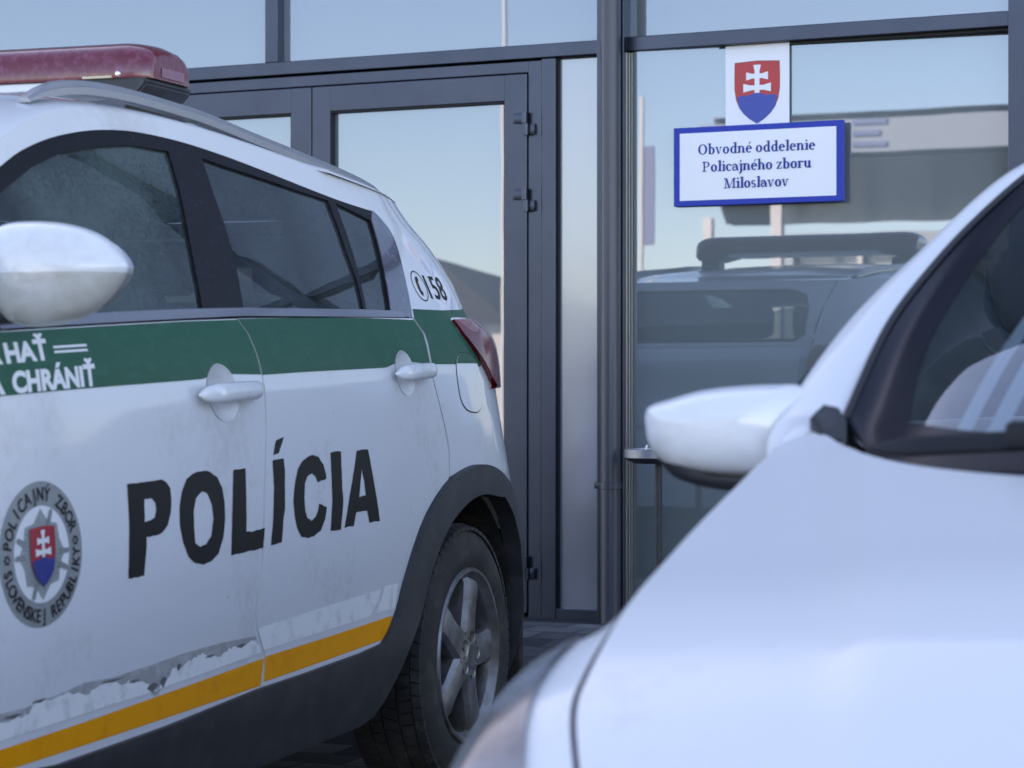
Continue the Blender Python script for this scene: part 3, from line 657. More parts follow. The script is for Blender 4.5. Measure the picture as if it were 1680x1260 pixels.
TR = {
  'front_door': [(-1.367, 1.214), (-1.334, 1.185), (-1.315, 1.146), (-1.301, 1.106), (-1.293, 1.06), (-1.291, 0.98), (-1.307, 0.848), (-1.317, 0.663), (-1.336, 0.605), (-1.338, 0.572), (-1.326, 0.54), (-1.285, 0.492), (-1.278, 0.475), (-1.296, 0.41), (-1.722, 0.384), (-2.155, 0.369), (-2.45, 0.385), (-2.55, 0.6), (-2.61, 0.9), (-2.64, 1.135), (-2.36, 1.163), (-2.333, 1.165), (-2.002, 1.183), (-1.619, 1.203)],
  'rear_door': [(-1.289, 0.41), (-1.271, 0.474), (-1.278, 0.491), (-1.319, 0.539), (-1.331, 0.572), (-1.329, 0.605), (-1.31, 0.663), (-1.3, 0.848), (-1.285, 0.98), (-1.286, 1.06), (-1.295, 1.107), (-1.308, 1.146), (-1.327, 1.186), (-1.361, 1.214), (-1.358, 1.215), (-1.012, 1.226), (-0.656, 1.236), (-0.355, 1.243), (-0.307, 1.205), (-0.294, 1.143), (-0.278, 1.08), (-0.209, 0.965), (-0.181, 0.901), (-0.181, 0.831), (-0.322, 0.758), (-0.379, 0.714), (-0.435, 0.654), (-0.484, 0.577), (-0.519, 0.516), (-0.553, 0.483), (-0.579, 0.458), (-0.617, 0.441), (-0.724, 0.431), (-1.061, 0.418)],
  'seam_rear': [(-0.345, 1.243), (-0.298, 1.206), (-0.285, 1.143), (-0.269, 1.08), (-0.2, 0.965), (-0.172, 0.901), (-0.172, 0.834)],
  'arch_out': [(-0.617, 0.441), (-0.572, 0.469), (-0.519, 0.516), (-0.485, 0.581), (-0.435, 0.654), (-0.379, 0.717), (-0.322, 0.761), (-0.254, 0.799), (-0.179, 0.829), (-0.075, 0.852), (0.036, 0.86), (0.166, 0.843), (0.312, 0.8)],
  'arch_in': [(-0.484, 0.406), (-0.403, 0.506), (-0.361, 0.588), (-0.312, 0.65), (-0.257, 0.697), (-0.202, 0.729), (-0.092, 0.767), (0.025, 0.781), (0.161, 0.766)],
  'trim_top': [(-0.371, 1.518), (-0.545, 1.53), (-0.739, 1.55), (-0.94, 1.573), (-1.127, 1.592), (-1.31, 1.605), (-1.491, 1.608), (-1.625, 1.601), (-1.761, 1.584), (-1.908, 1.555), (-2.041, 1.517), (-2.138, 1.479)],
  'dpillar': [(-0.355, 1.519), (-0.319, 1.499), (-0.288, 1.466), (-0.29, 1.423), (-0.317, 1.346), (-0.35, 1.245)],
  'dpillar_in': [(-0.397, 1.494), (-0.423, 1.407), (-0.487, 1.259)],
  'glass_front': [(-2.017, 1.489), (-1.882, 1.529), (-1.699, 1.559), (-1.56, 1.575), (-1.399, 1.577), (-1.405, 1.551), (-1.422, 1.483), (-1.449, 1.415), (-1.478, 1.344), (-1.499, 1.278), (-1.514, 1.23), (-1.903, 1.211)],
  'glass_front_left': [(-2.175, 1.425)],
  'glass_rear': [(-1.245, 1.576), (-1.125, 1.565), (-0.932, 1.551), (-0.776, 1.537), (-0.626, 1.526), (-0.628, 1.456), (-0.636, 1.398), (-0.635, 1.326), (-0.652, 1.257), (-0.998, 1.248), (-1.316, 1.24), (-1.277, 1.357), (-1.264, 1.427), (-1.259, 1.496)],
  'glass_quarter': [(-0.585, 1.523), (-0.398, 1.492), (-0.44, 1.373), (-0.487, 1.259), (-0.633, 1.258), (-0.601, 1.378), (-0.59, 1.448)],
  'belt_top': [(-1.903, 1.211), (-1.606, 1.226), (-1.317, 1.238), (-0.999, 1.246), (-0.643, 1.255), (-0.425, 1.258), (-0.412, 1.243)],
  'belt_bot': [(-2.332, 1.168), (-2.001, 1.186), (-1.618, 1.206), (-1.328, 1.22), (-1.01, 1.228), (-0.655, 1.237), (-0.412, 1.243)],
  'green_top': [(-2.334, 1.163), (-2.003, 1.181), (-1.62, 1.201), (-1.331, 1.215), (-1.012, 1.226), (-0.656, 1.235), (-0.352, 1.242), (-0.327, 1.267), (-0.119, 1.271), (0.208, 1.286)],
  'green_bot': [(-2.373, 1.049), (-2.161, 1.059), (-1.928, 1.069), (-1.671, 1.079), (-1.581, 1.083), (-1.302, 1.093), (-1.071, 1.101), (-0.863, 1.107), (-0.59, 1.115), (-0.286, 1.127), (-0.096, 1.128), (0.116, 1.125)],
  'yel_a_top': [(-2.368, 0.425), (-2.068, 0.436), (-1.725, 0.452), (-1.296, 0.474)],
  'yel_a_bot': [(-1.309, 0.412), (-1.723, 0.402), (-2.066, 0.392), (-2.318, 0.386)],
  'yel_b': [(-1.275, 0.477), (-0.927, 0.488), (-0.542, 0.503), (-0.552, 0.48), (-0.579, 0.45), (-0.924, 0.435), (-1.28, 0.422)],
  'whi_b': [(-1.321, 0.543), (-0.989, 0.559), (-0.624, 0.575), (-0.638, 0.548), (-0.683, 0.514), (-0.998, 0.502), (-1.285, 0.492)],
  'whi_c': [(-0.601, 0.581), (-0.513, 0.581), (-0.527, 0.52), (-0.653, 0.518), (-0.623, 0.547)],
  'torn_bot': [(-2.369, 0.441), (-2.068, 0.452), (-1.726, 0.466), (-1.3, 0.485)],
  'torn_edge': [(-2.373, 0.48), (-2.343, 0.473), (-2.311, 0.476), (-2.281, 0.477), (-2.249, 0.497), (-2.184, 0.494), (-2.135, 0.499), (-2.07, 0.488), (-2.024, 0.496), (-1.977, 0.502), (-1.947, 0.494), (-1.903, 0.492), (-1.847, 0.488), (-1.81, 0.476), (-1.788, 0.459), (-1.768, 0.468), (-1.732, 0.482), (-1.714, 0.503), (-1.694, 0.493), (-1.67, 0.5), (-1.623, 0.512), (-1.587, 0.515), (-1.561, 0.507), (-1.497, 0.503), (-1.469, 0.512), (-1.431, 0.513), (-1.392, 0.512), (-1.351, 0.518), (-1.332, 0.519), (-1.321, 0.505), (-1.3, 0.485)],
  'torn_top': [(-2.374, 0.489), (-2.291, 0.489), (-2.185, 0.501), (-2.075, 0.511), (-1.978, 0.509), (-1.805, 0.519), (-1.674, 0.525), (-1.507, 0.531), (-1.334, 0.53)],
  'lamp': [(-0.067, 1.245), (-0.026, 1.208), (0.042, 1.169), (0.117, 1.128), (0.188, 1.09), (0.242, 1.072)],
  'fuel': [(-0.088, 1.154), (-0.058, 1.157), (-0.02, 1.141), (0.026, 1.119), (0.061, 1.073), (0.076, 1.024), (0.067, 1.004), (0.034, 1.006), (-0.024, 1.036), (-0.072, 1.079), (-0.097, 1.124)],
  'emb_c': [(-2.259, 0.763), (-2.255, 0.895), (-2.256, 0.631), (-2.394, 0.766), (-2.1, 0.759)],
  'cupF': [(-1.517, 1.051), (-1.511, 1.115), (-1.479, 0.993), (-1.587, 1.047), (-1.444, 1.056)],
  'cupR': [(-0.47, 1.103), (-0.481, 1.159), (-0.454, 1.045), (-0.531, 1.099), (-0.408, 1.105)],
  'barF': [(-1.628, 1.049), (-1.336, 1.06)],
  'barR': [(-0.558, 1.099), (-0.307, 1.11)],
  'tx1': [(-2.358, 1.106), (-2.188, 1.117), (-2.228, 1.14), (-2.178, 1.15)],
  'tx2': [(-2.333, 1.055), (-2.027, 1.069), (-2.318, 1.093), (-2.059, 1.107)],
  'dash2': [(-2.167, 1.136), (-2.04, 1.142), (-2.171, 1.127), (-2.044, 1.134)],
  'n158': [(-0.25, 1.328), (-0.16, 1.329), (-0.169, 1.364), (-0.226, 1.298), (-0.132, 1.362), (-0.175, 1.299), (0.055, 1.366), (-0.033, 1.3)],
  'L_P': [(-1.924, 0.878), (-1.781, 0.882), (-1.763, 0.877), (-1.745, 0.863), (-1.741, 0.84), (-1.744, 0.816), (-1.758, 0.79), (-1.782, 0.776), (-1.81, 0.772), (-1.848, 0.771), (-1.848, 0.752), (-1.857, 0.696), (-1.922, 0.694), (-1.918, 0.788)],
  'L_P_hole': [(-1.856, 0.846), (-1.826, 0.847), (-1.811, 0.838), (-1.806, 0.823), (-1.814, 0.809), (-1.83, 0.803), (-1.855, 0.801)],
  'L_O': [(-1.595, 0.894), (-1.565, 0.891), (-1.534, 0.878), (-1.512, 0.856), (-1.502, 0.825), (-1.5, 0.791), (-1.508, 0.751), (-1.53, 0.719), (-1.564, 0.705), (-1.598, 0.701), (-1.636, 0.705), (-1.67, 0.723), (-1.692, 0.752), (-1.705, 0.787), (-1.707, 0.826), (-1.695, 0.855), (-1.673, 0.879), (-1.637, 0.892)],
  'L_O_hole': [(-1.605, 0.852), (-1.581, 0.846), (-1.562, 0.825), (-1.554, 0.792), (-1.565, 0.757), (-1.588, 0.742), (-1.615, 0.738), (-1.638, 0.748), (-1.643, 0.779), (-1.645, 0.813), (-1.633, 0.839)],
  'L_L': [(-1.458, 0.892), (-1.399, 0.893), (-1.398, 0.864), (-1.397, 0.758), (-1.373, 0.756), (-1.305, 0.761), (-1.313, 0.717), (-1.469, 0.711), (-1.468, 0.764)],
  'L_I': [(-1.261, 0.906), (-1.204, 0.909), (-1.199, 0.884), (-1.201, 0.797), (-1.208, 0.777), (-1.216, 0.723), (-1.273, 0.72), (-1.262, 0.78), (-1.257, 0.846)],
  'L_I_acc': [(-1.243, 0.95), (-1.201, 0.955), (-1.229, 0.92), (-1.257, 0.918)],
  'L_C': [(-1.073, 0.91), (-1.046, 0.913), (-1.015, 0.907), (-0.989, 0.889), (-0.976, 0.869), (-0.973, 0.856), (-1.021, 0.85), (-1.034, 0.864), (-1.054, 0.872), (-1.078, 0.866), (-1.092, 0.85), (-1.096, 0.819), (-1.093, 0.788), (-1.08, 0.771), (-1.056, 0.764), (-1.033, 0.771), (-1.019, 0.787), (-1.016, 0.801), (-0.971, 0.79), (-0.981, 0.763), (-1.004, 0.739), (-1.041, 0.727), (-1.075, 0.725), (-1.112, 0.731), (-1.136, 0.751), (-1.15, 0.781), (-1.156, 0.812), (-1.148, 0.847), (-1.13, 0.882), (-1.106, 0.899)],
  'L_I2': [(-0.946, 0.916), (-0.886, 0.918), (-0.882, 0.832), (-0.876, 0.8), (-0.888, 0.735), (-0.949, 0.734), (-0.939, 0.803), (-0.942, 0.848)],
  'L_A': [(-0.791, 0.917), (-0.724, 0.918), (-0.69, 0.839), (-0.671, 0.795), (-0.651, 0.743), (-0.716, 0.742), (-0.732, 0.772), (-0.799, 0.77), (-0.812, 0.739), (-0.867, 0.737), (-0.839, 0.809), (-0.816, 0.858)],
  'L_A_hole': [(-0.764, 0.871), (-0.75, 0.842), (-0.74, 0.809), (-0.781, 0.806), (-0.773, 0.839)],}

def cr(L, per=4):
    out = []
    for i in range(len(L)-1):
        p0, p1, p2, p3 = L[max(i-1, 0)], L[i], L[i+1], L[min(i+2, len(L)-1)]
        for k in range(per):
            t = k/per; out.append(tuple(.5*(2*p1[c]+(-p0[c]+p2[c])*t+(2*p0[c]-5*p1[c]+4*p2[c]-p3[c])*t*t+(-p0[c]+3*p1[c]-3*p2[c]+p3[c])*t**3) for c in (0, 1)))
    return out+[L[-1]]
for k in ('trim_top', 'arch_out', 'arch_in', 'dpillar', 'seam_rear', 'dpillar_in'): TR[k] = cr(TR[k])
AX = -3.05                                                       # front axle
cupF = ovl(None, *[TR['cupF'][i] for i in (1, 2, 3, 4)]); cupR = ovl(None, *[TR['cupR'][i] for i in (1, 2, 3, 4)])
FT = 0.010                                                       # rim fold
fd = patch('front_door', TR['front_door'], M['paint'], suv, holes=[cupF], thick=FT, res=.05)
rd = patch('rear_door', TR['rear_door'], M['paint'], suv, holes=[cupR], thick=FT, res=.04)
# body side: roof band, D-pillar, quarter panel down to the bumper, wrapped round the rear corner
TOPL = [(-2.30, 1.43), (-2.12, 1.525), (-1.95, 1.588), (-1.75, 1.630), (-1.5, 1.647), (-1.2, 1.644), (-.9, 1.626), (-.5, 1.594), (-.2, 1.574), (0, 1.562)]
TOPL = cr(TOPL)
YB = .60
tail_edge = [(p_at_y(z, YB), z) for z in (1.555, 1.50, 1.45, 1.40, 1.35, 1.30, 1.275)]+[(p_at_y(z, YB), z) for z in (1.255, 1.235, 1.215, 1.19, 1.16, 1.12, 1.07, 1.0, .93, .86, .80)]
ARCH_R = [(.385, .795), (.455, .735), (.52, .66), (.56, .57), (.585, .47), (.59, .38), (.58, .30)]
trim_outer = [(-2.62, 1.20), (-2.50, 1.285), (-2.35, 1.378), (-2.24, 1.432)]+TR['trim_top'][::-1]
lowR = [(.62, .80), (.40, .80)]
poly = list(TOPL)+tail_edge+[(.385, .799)]+[q for q in TR['arch_out'] if -.135 < q[0] < .38][::-1]+TR['seam_rear'][::-1]+TR['dpillar'][::-1]+[(-.371, 1.519)]+TR['trim_top'][1:]+[(-2.24, 1.432), (-2.35, 1.378), (-2.50, 1.285), (-2.62, 1.20), (-2.68, 1.22), (-2.56, 1.315), (-2.42, 1.385)]
bs = patch('body_side', poly, M['paint'], suv, thick=FT, res=.035, mirror=False)
# lower rear bumper corner (grey plastic and painted skin)
bc = [(.386, .796)]+[(.46, .796), (p_at_y(.796, YB), .796), (p_at_y(.66, YB), .66), (p_at_y(.56, YB), .56)]+[(.595, .56), (.560, .60), (.522, .662), (.456, .737)]
patch('rear_bumper', bc, M['paint'], suv, thick=FT, res=.035)
bcl = [(.596, .557), (p_at_y(.556, YB), .556), (p_at_y(.40, YB), .40), (p_at_y(.27, YB), .27), (.60, .27), (.592, .38), (.587, .47)]
patch('bumper_cladding', bcl, M['clad'], suv, off=.004, thick=.02, res=.035)
# wheel arch and sill cladding, standing proud
AR = [(.208, .764), (.30, .712), (.375, .63), (.425, .53), (.447, .43), (.45, .33), (.44, .27)]
arch = TR['arch_out']+ARCH_R[1:]+[(.44, .27)]+AR[::-1][1:]+TR['arch_in'][::-1][1:]+[(-.525, .345), (-.560, .30), (-.60, .262), (-.68, .248), (-1.3, .232), (-2.10, .215)]+[(-2.46, .215), (-2.46, .384), (-2.17, .371), (-1.74, .386), (-1.316, .411), (-1.08, .418), (-.745, .431)]
def archoff(a, z):
    r = np.hypot(a, z-.35); return .012+.016*np.clip((.60-r)/.16, 0, 1)
patch('arch_cladding', arch, M['clad'], suv, res=.035, thick=.05, offf=archoff)
# front wing, out of the picture on this side
FA = [(AX+.545*math.cos(R(t)), .35+.52*math.sin(R(t))) for t in range(-12, 193, 12)]
wing = [(-2.655, 1.13), (-2.625, .9), (-2.565, .6), (-2.47, .39), (AX+.535, .385)]+FA[2:-2]+[(-3.60, .33), (-3.85, .33), (-3.90, .55), (-3.88, .8), (-3.75, .98), (-3.3, 1.08), (-2.95, 1.12)]
patch('front_wing', wing, M['paint'], suv, thick=FT, res=.05)
FAo = [(AX+.55*math.cos(R(t)), .35+.525*math.sin(R(t))) for t in range(-12, 193, 8)]; FAi = [(AX+.44*math.cos(R(t)), .35+.43*math.sin(R(t))) for t in range(-12, 193, 8)]
patch('arch_cladding', FAo+FAi[::-1], M['clad'], suv, off=.018, thick=.05, res=.05)
# far side: one panel each, seen only from elsewhere
far = [(-2.66, 1.18), (-2.47, .39), (AX+.535, .385)]+FA[2:-2]+[(-3.60, .33), (-3.85, .33), (-3.90, .55), (-3.88, .8), (-3.75, .98), (-3.3, 1.08), (-2.95, 1.12)]
def mirrored(o):
    me = o.data.copy(); 
    for v in me.vertices: v.co.y = -v.co.y
    me.flip_normals(); c = bpy.data.objects.new(o.name.split('.')[0], me); C.objects.link(c); c.parent = o.parent; return c
# rear face
def zl(y): return 0
tg = [(-YB+.004, .80), (YB-.004, .80), (YB-.004, 1.25), (-YB+.004, 1.25)]
patch('tailgate', tg, M['paint'], suv, fn=rear, res=.05, thick=FT)
rw = [(-.52, 1.272), (.52, 1.272), (.565, 1.30), (.55, 1.42), (.515, 1.49), (.44, 1.515), (-.44, 1.515), (-.515, 1.49), (-.55, 1.42), (-.565, 1.30)]
up = [(-YB+.004, 1.254), (YB-.004, 1.254), (YB-.004, 1.555), (-YB+.004, 1.555)]
patch('tailgate_frame', up, M['paint'], suv, fn=rear, res=.05, holes=[rw], thick=FT)
patch('rear_window', rw, M['rearglass'], suv, off=-.006, fn=rear, res=.06)
patch('rear_bumper', [(-YB, .56), (YB, .56), (YB, .796), (-YB, .796)], M['paint'], suv, fn=rear, res=.05, thick=FT)
patch('bumper_cladding', [(-YB, .27), (YB, .27), (YB, .556), (-YB, .556)], M['clad'], suv, off=.004, fn=rear, res=.05, thick=.02)
patch('number_plate', [(-.26, .90), (.26, .90), (.26, 1.01), (-.26, 1.01)], M['swhite'], suv, off=.012, fn=rear, res=.1, thick=.012)
for s in (1, -1):
    lm = [p for p in TR['lamp']]; zz = [q[1] for q in lm]
    outer = [(p_at_y(z, .62), z) for z in (1.075, 1.10, 1.14, 1.18, 1.215, 1.243)]
    o = patch('tail_lamp', [(a, b) for a, b in lm]+[(.205, 1.064)]+outer, M['lamp'], suv, offf=lambda a, z: .006+.010*np.clip((a+.1)/.2, 0, 1), thick=.02, res=.025)
    if s < 0:
        for q in (o, *o.children):
            me = q.data
            for v in me.vertices: v.co.y = -v.co.y
            me.flip_normals()
# roof: a crowned sheet from edge to edge
def zE(u): return np.interp(u, [p for p, z in TOPL]+[.33], [z for p, z in TOPL]+[1.552])
def roof_pt(i, j):
    u = -2.16+i*2.49; z = float(zE(u)); s = 2*j-1
    if u > TAIL(z)-CORN(z): ye = float(rear_half(u, z))
    else: ye = float(HALF(z-rise(np.array(u))))
    h = .060*min(1, max(.05, (.36-u)/.7))*min(1, .55+(u+2.16)*1.2)
    return (-(u-.05*(1-s*s)*max(0, 1-i*6)), s*ye, z-.002+h*max(0, 1-abs(s)**2.2)**.5)
def rear_half(u, z):
    a = float(CORN(z)); u0 = float(TAIL(z))-a; b = float(HALF(z-float(rise(np.array(.1))))); return b*max(0, 1-((u-u0)/a)**3)**(1/3)
V, Fc = grid(44, 36, lambda i, j: roof_pt(i, .5-.5*math.cos(math.pi*j)))
raw('roof', V, Fc, M['paint'], suv, 60)
# windscreen and bonnet (beyond the left edge)
def ws(i, j):
    s = 2*j-1; y1 = .868*s; eb = 1-s**4
    z0 = 1.50+.033*max(0, 1-abs(s)**2.2)**.5
    u1 = -2.68-.34*(1-s*s); z1 = 1.16+.02*(1-s*s)
    u0 = -2.13-.05*(1-s*s)-.10*abs(s)**6; z0 -= .05*abs(s)**6; y0 = .735*s
    q_ = (.012+.038*eb)*math.sin(math.pi*i)
    return (-(u0*(1-i)+u1*i-q_), y0*(1-i)+y1*i, z0*(1-i)+z1*i+q_)
V, Fc = grid(16, 24, ws); raw('windscreen', V, Fc, M['rearglass'], suv)
def bonnet(i, j):
    s = 2*j-1; u = -2.66-i*1.16; z = float(np.interp(-u, [2.66, 2.95, 3.3, 3.75, 3.83], [1.15, 1.12, 1.08, .98, .93]))
    y = s*float(side([u], [z])[0, 1]); return (-u, y, z+.06*max(0, 1-abs(s)**2.5)**.5)
V, Fc = grid(16, 24, bonnet); raw('bonnet', V, Fc, M['paint'], suv)
b = bmesh.new(); box(b, 3.35, 3.86, -.62, .62, .30, .92, .06); obj('front_bumper', b, M['clad'], suv)
# black window surround with its openings, glass set back behind it
tw = trim_outer+TR['dpillar_in'][:1]+TR['dpillar_in'][1:]+[(-.435, 1.2425), (-1.03, 1.229), (-1.38, 1.2175), (-1.637, 1.206), (-2.018, 1.186), (-2.36, 1.167)]
gf = [(-2.53, 1.195), (-2.48, 1.245), (-2.30, 1.355), (-2.175, 1.425)]+TR['glass_front']
patch('window_surround', tw, M['trimblack'], suv, off=-.001, holes=[gf, TR['glass_rear'], TR['glass_quarter']], thick=.012, res=.06)
patch('pillar_cover', [(a+.002, z) for a, z in TR['dpillar_in']][::-1]+[(TR['dpillar'][0][0]-.012, TR['dpillar'][0][1]-.001)]+[(a-.003, z) for a, z in TR['dpillar'][1:]]+[(TR['dpillar'][-1][0]-.06, 1.245)], pbr('glossy_pillar', (.10, .10, .13), .12, coat=1, var=((.20, .20, .24), 40, .5, .8)), suv, off=.0012, res=.05, thick=.004)
for nm, g, mt in (('side_window', gf, 'cglass'), ('side_window', TR['glass_rear'], 'cglass_dark'), ('side_window', TR['glass_quarter'], 'cglass_dark')):
    patch(nm, g, M[mt], suv, off=-.007, res=.08)
patch('belt_moulding', TR['belt_bot'][:-1]+TR['belt_top'][::-1][:-0 or None]+[(-2.36, 1.185)], M['beltsilver'], suv, off=.005, res=.05, thick=.01)
# liveries: green band, yellow strip, foil strips
gb_top = TR['green_top']; gb_bot = TR['green_bot']
sF = TR['front_door'][:5]
def notch(band_bot, cup):
    """lower edge of a band, led up and over the handle cup where the two meet"""
    xs = [q[0] for q in band_bot]; zs = [q[1] for q in band_bot]; line = lambda a: float(np.interp(a, xs, zs))
    cx = sum(q[0] for q in cup)/len(cup); cz = sum(q[1] for q in cup)/len(cup); big = [(cx+(a-cx)*1.01, cz+(z-cz)*1.01) for a, z in cup]
    up = sorted([q for q in big if q[1] > line(q[0])+.001], key=lambda q: math.atan2(q[1]-cz, q[0]-cx), reverse=True)
    lo = [q for q in band_bot if q[0] < up[0][0]-.004]; hi = [q for q in band_bot if q[0] > up[-1][0]+.004]
    return lo+up+hi
def seam_at(L, z): L = sorted(L, key=lambda q: q[1]); return float(np.interp(z, [q[1] for q in L], [q[0] for q in L]))
SF = TR['front_door'][:14]; SR = TR['seam_rear']
zf = lambda a: float(np.interp(a, [q[0] for q in gb_bot], [q[1] for q in gb_bot]))
pF = seam_at(SF, 1.0932)-.0018; pR = seam_at(SR, 1.1255)-.010
band_f = [(-2.60, 1.148)]+gb_top[:3]+[(seam_at(SF, z)-.0018, z) for z in (1.2115, 1.185, 1.146, 1.12, 1.094)]+notch([q for q in gb_bot if q[0] < pF-.01]+[(pF, zf(pF))], cupF)[:-1][::-1]+[(-2.60, 1.036)]
band_r = [(seam_at(SF, 1.2135)+.0045, 1.2135)]+[q for q in gb_top if -1.3 < q[0] < -.5]+[(seam_at(SR, z)-.0115, z) for z in (1.2385, 1.205, 1.142)]+notch([(pF+.0065, zf(pF))]+[q for q in gb_bot if pF+.02 < q[0] < pR-.01]+[(pR, zf(pR))], cupR)[::-1]+[(seam_at(SF, z)+.0045, z) for z in (1.12, 1.146, 1.185)]
fz = .0009
patch('green_band', band_f, M['green'], fd, off=fz, res=.03)
patch('green_band', band_r, M['green'], rd, off=fz, res=.03)
lampcut = [(a-.004, z) for a, z in TR['lamp'][::-1] if z > 1.12]+[(TR['lamp'][0][0]-.006, 1.2485)]
_x = lampcut[-1][0]
patch('green_band', [(seam_at(SR, 1.242)+.002, 1.2425), (-.335, 1.267), (-.130, 1.270), (.10, 1.279), (.25, 1.289), (.31, 1.285), (.26, 1.262), (_x+.02, 1.2535)]+lampcut[::-1]+[(lampcut[0][0]-.03, 1.1215), (-.125, 1.128)]+[(seam_at(SR, z)+.0025, z) for z in (1.1265, 1.142, 1.18, 1.205)], M['green'], bs, off=fz, res=.03)
patch('yellow_strip', [(-2.46, .423)]+TR['yel_a_top'][:-1]+[(seam_at(SF, .474)-.004, .4745), (seam_at(SF, .416)-.003, .416)]+TR['yel_a_bot'][1:]+[(-2.46, .386)], M['yellow'], fd, off=fz, res=.04)
patch('yellow_strip', TR['yel_b'], M['yellow'], rd, off=fz, res=.04)
patch('white_strip', TR['whi_b'], M['foil'], rd, off=fz, res=.04)
patch('white_strip', TR['whi_c'], M['foil'], rd, off=fz*1.6, res=.04)
torn = TR['torn_edge'][1:-1]
jag = []
rnd = random.Random(3)
for (a, za), (b2, zb) in zip(torn[:-1], torn[1:]):
    for k in range(4): t = k/4; jag.append((a+(b2-a)*t, za+(zb-za)*t+rnd.uniform(-.0035, .0035)))
jag.append(torn[-1])
patch('torn_strip', [(-2.46, .434)]+TR['torn_bot'][:-1]+[(seam_at(SF, .488)-.014, .488), (seam_at(SF, .505)-.012, .505)]+jag[::-1][1:]+[(-2.46, .482)], M['foil'], fd, off=fz*1.5, res=.04)
patch('glue_residue', [(-2.46, .470)]+[(a, z-.012) for a, z in jag]+[(seam_at(SF, .53)-.010, .5275), (-1.497, .529)]+[(a, z+rnd.uniform(-.003, .002)) for a, z in TR['torn_top'][::-1][2:]]+[(-2.46, .484)], M['glue'], fd, off=fz*.7, res=.04)
for a, z, wd, hh in ((-1.80, .472, .05, .022), (-1.755, .478, .03, .026), (-1.69, .500, .022, .018), (-1.40, .514, .05, .010), (-1.97, .503, .10, .006), (-2.24, .497, .06, .007), (-2.33, .480, .07, .008), (-1.55, .507, .05, .006), (-1.88, .492, .05, .007)):
    patch('torn_edge', [(a-wd/2, z-.002), (a-wd/4, z-hh*.3), (a, z-hh*.55), (a+wd*.3, z-hh*.1), (a+wd/2, z+.001), (a+wd*.1, z+hh*.35), (a-wd*.3, z+hh*.25)], M['torn'], fd, off=fz*2.2, res=0)
# lettering
idn = lambda x, y: (x, y)
for nm, par, ks in (('lettering', fd, (('L_P', 'L_P_hole'), ('L_O', 'L_O_hole'), ('L_L', None))), ('lettering', rd, (('L_I', None), ('L_I_acc', None), ('L_C', None), ('L_I2', None), ('L_A', 'L_A_hole')))):
    def ragged(L, q=.0016):
        out = []
        for (a, za), (b2, zb) in zip(L, L[1:]+L[:1]):
            n = max(1, int(math.hypot(b2-a, zb-za)/.012))
            for k in range(n): t = k/n; out.append((a+(b2-a)*t+rnd.uniform(-q, q)*.5, za+(zb-za)*t+rnd.uniform(-q, q)*.7))
        return out
    decal(nm, [(ragged(TR[a]), [ragged(TR[h])] if h else []) for a, h in ks], idn, M['letter'], par, fz)
def lay(p0, z0, p1, z1, hgt, slant=0.):
    """text box: x runs 0..1 from (p0,z0) to (p1,z1); y in em, hgt its size"""
    return lambda x, y: (p0+(p1-p0)*x+slant*y, z0+(z1-z0)*x+hgt*y)
text_decal('motto', 'HAŤ', lay(-2.338, 1.1085, -2.188, 1.1175, .0475), M['white_foil'], fd, fz*2, bold=.048)
text_decal('motto', 'POMÁ', lay(-2.585, 1.0955, -2.350, 1.108, .0475), M['white_foil'], fd, fz*2, bold=.048)
text_decal('motto', 'CHRÁNIŤ', lay(-2.330, 1.0555, -2.028, 1.0705, .051), M['white_foil'], fd, fz*2, bold=.048)
text_decal('motto', 'A', lay(-2.422, 1.051, -2.356, 1.0545, .051), M['white_foil'], fd, fz*2, bold=.048)
for k in (0, 1):
    z = 1.1275+.009*k; patch('dash', [(-2.166, z), (-2.042, z+.006), (-2.042, z+.0105), (-2.166, z+.0045)], M['white_foil'], fd, off=fz*2, res=0)
text_decal('emergency_number', '158', lay(-.176, 1.3005, -.030, 1.3005, .086, -.02), M['letter'], bs, fz, bold=.012)
rg = ell(0, 0, .046, .046, 36); ri = ell(0, 0, .0425, .0425, 36)
decal('handset_mark', [(rg, [ri[::-1]]), ([(-.010, .026), (.004, .030), (.008, .018), (-.001, .013), (-.003, -.012), (.006, -.018), (.002, -.030), (-.011, -.025), (-.017, -.010), (-.017, .012)], ())], lambda x, y: (-.234+x-.15*y, 1.330+y*.86), M['letter'], bs, fz)
# round police emblem on the front door
EC = (-2.249, .763); ER = .1325
def emb(x, y): return (EC[0]+ER*(1.1*x-.06*y), EC[1]+ER*(y+.035*x))
decal('emblem_ring', [(ell(0, 0, 1, 1, 72), ())], emb, M['cgrey'], fd, fz)
em = decal('emblem_field', [(ell(0, 0, .665, .665, 64), ())], emb, M['white_foil'], fd, fz*1.5)
star = []
for k in range(8):
    a = R(90+45*k); r1 = .63 if k % 4 in (0, 2) and k in (0, 4) else .56
    star += [(r1*math.cos(a)*(.62/.63), r1*math.sin(a)), (.47*math.cos(a+R(22.5)), .47*math.sin(a+R(22.5)))]
decal('star', [(star, ())], emb, M['cstar'], fd, fz*2)
rays = []
for k in range(40):
    a = R(9*k+4.5); r = .44 if k % 5 else .50
    rays.append(([(.2*math.cos(a-.018), .2*math.sin(a-.018)), (r*math.cos(a-.018), r*math.sin(a-.018)), (r*math.cos(a+.018), r*math.sin(a+.018)), (.2*math.cos(a+.018), .2*math.sin(a+.018))], ()))
for k in range(8):
    if k in (2, 6): continue
    a = R(45*k+(22.5 if k not in (0, 4) else 0)); c_, s_ = math.cos(a), math.sin(a)
    if k in (0, 4) or k % 2: rays.append(([(.42*c_-.04*-s_, .42*s_-.04*c_), (.63*c_-.035*-s_, .63*s_-.035*c_), (.655*c_, .655*s_), (.63*c_+.035*-s_, .63*s_+.035*c_), (.42*c_+.04*-s_, .42*s_+.04*c_)], ()))
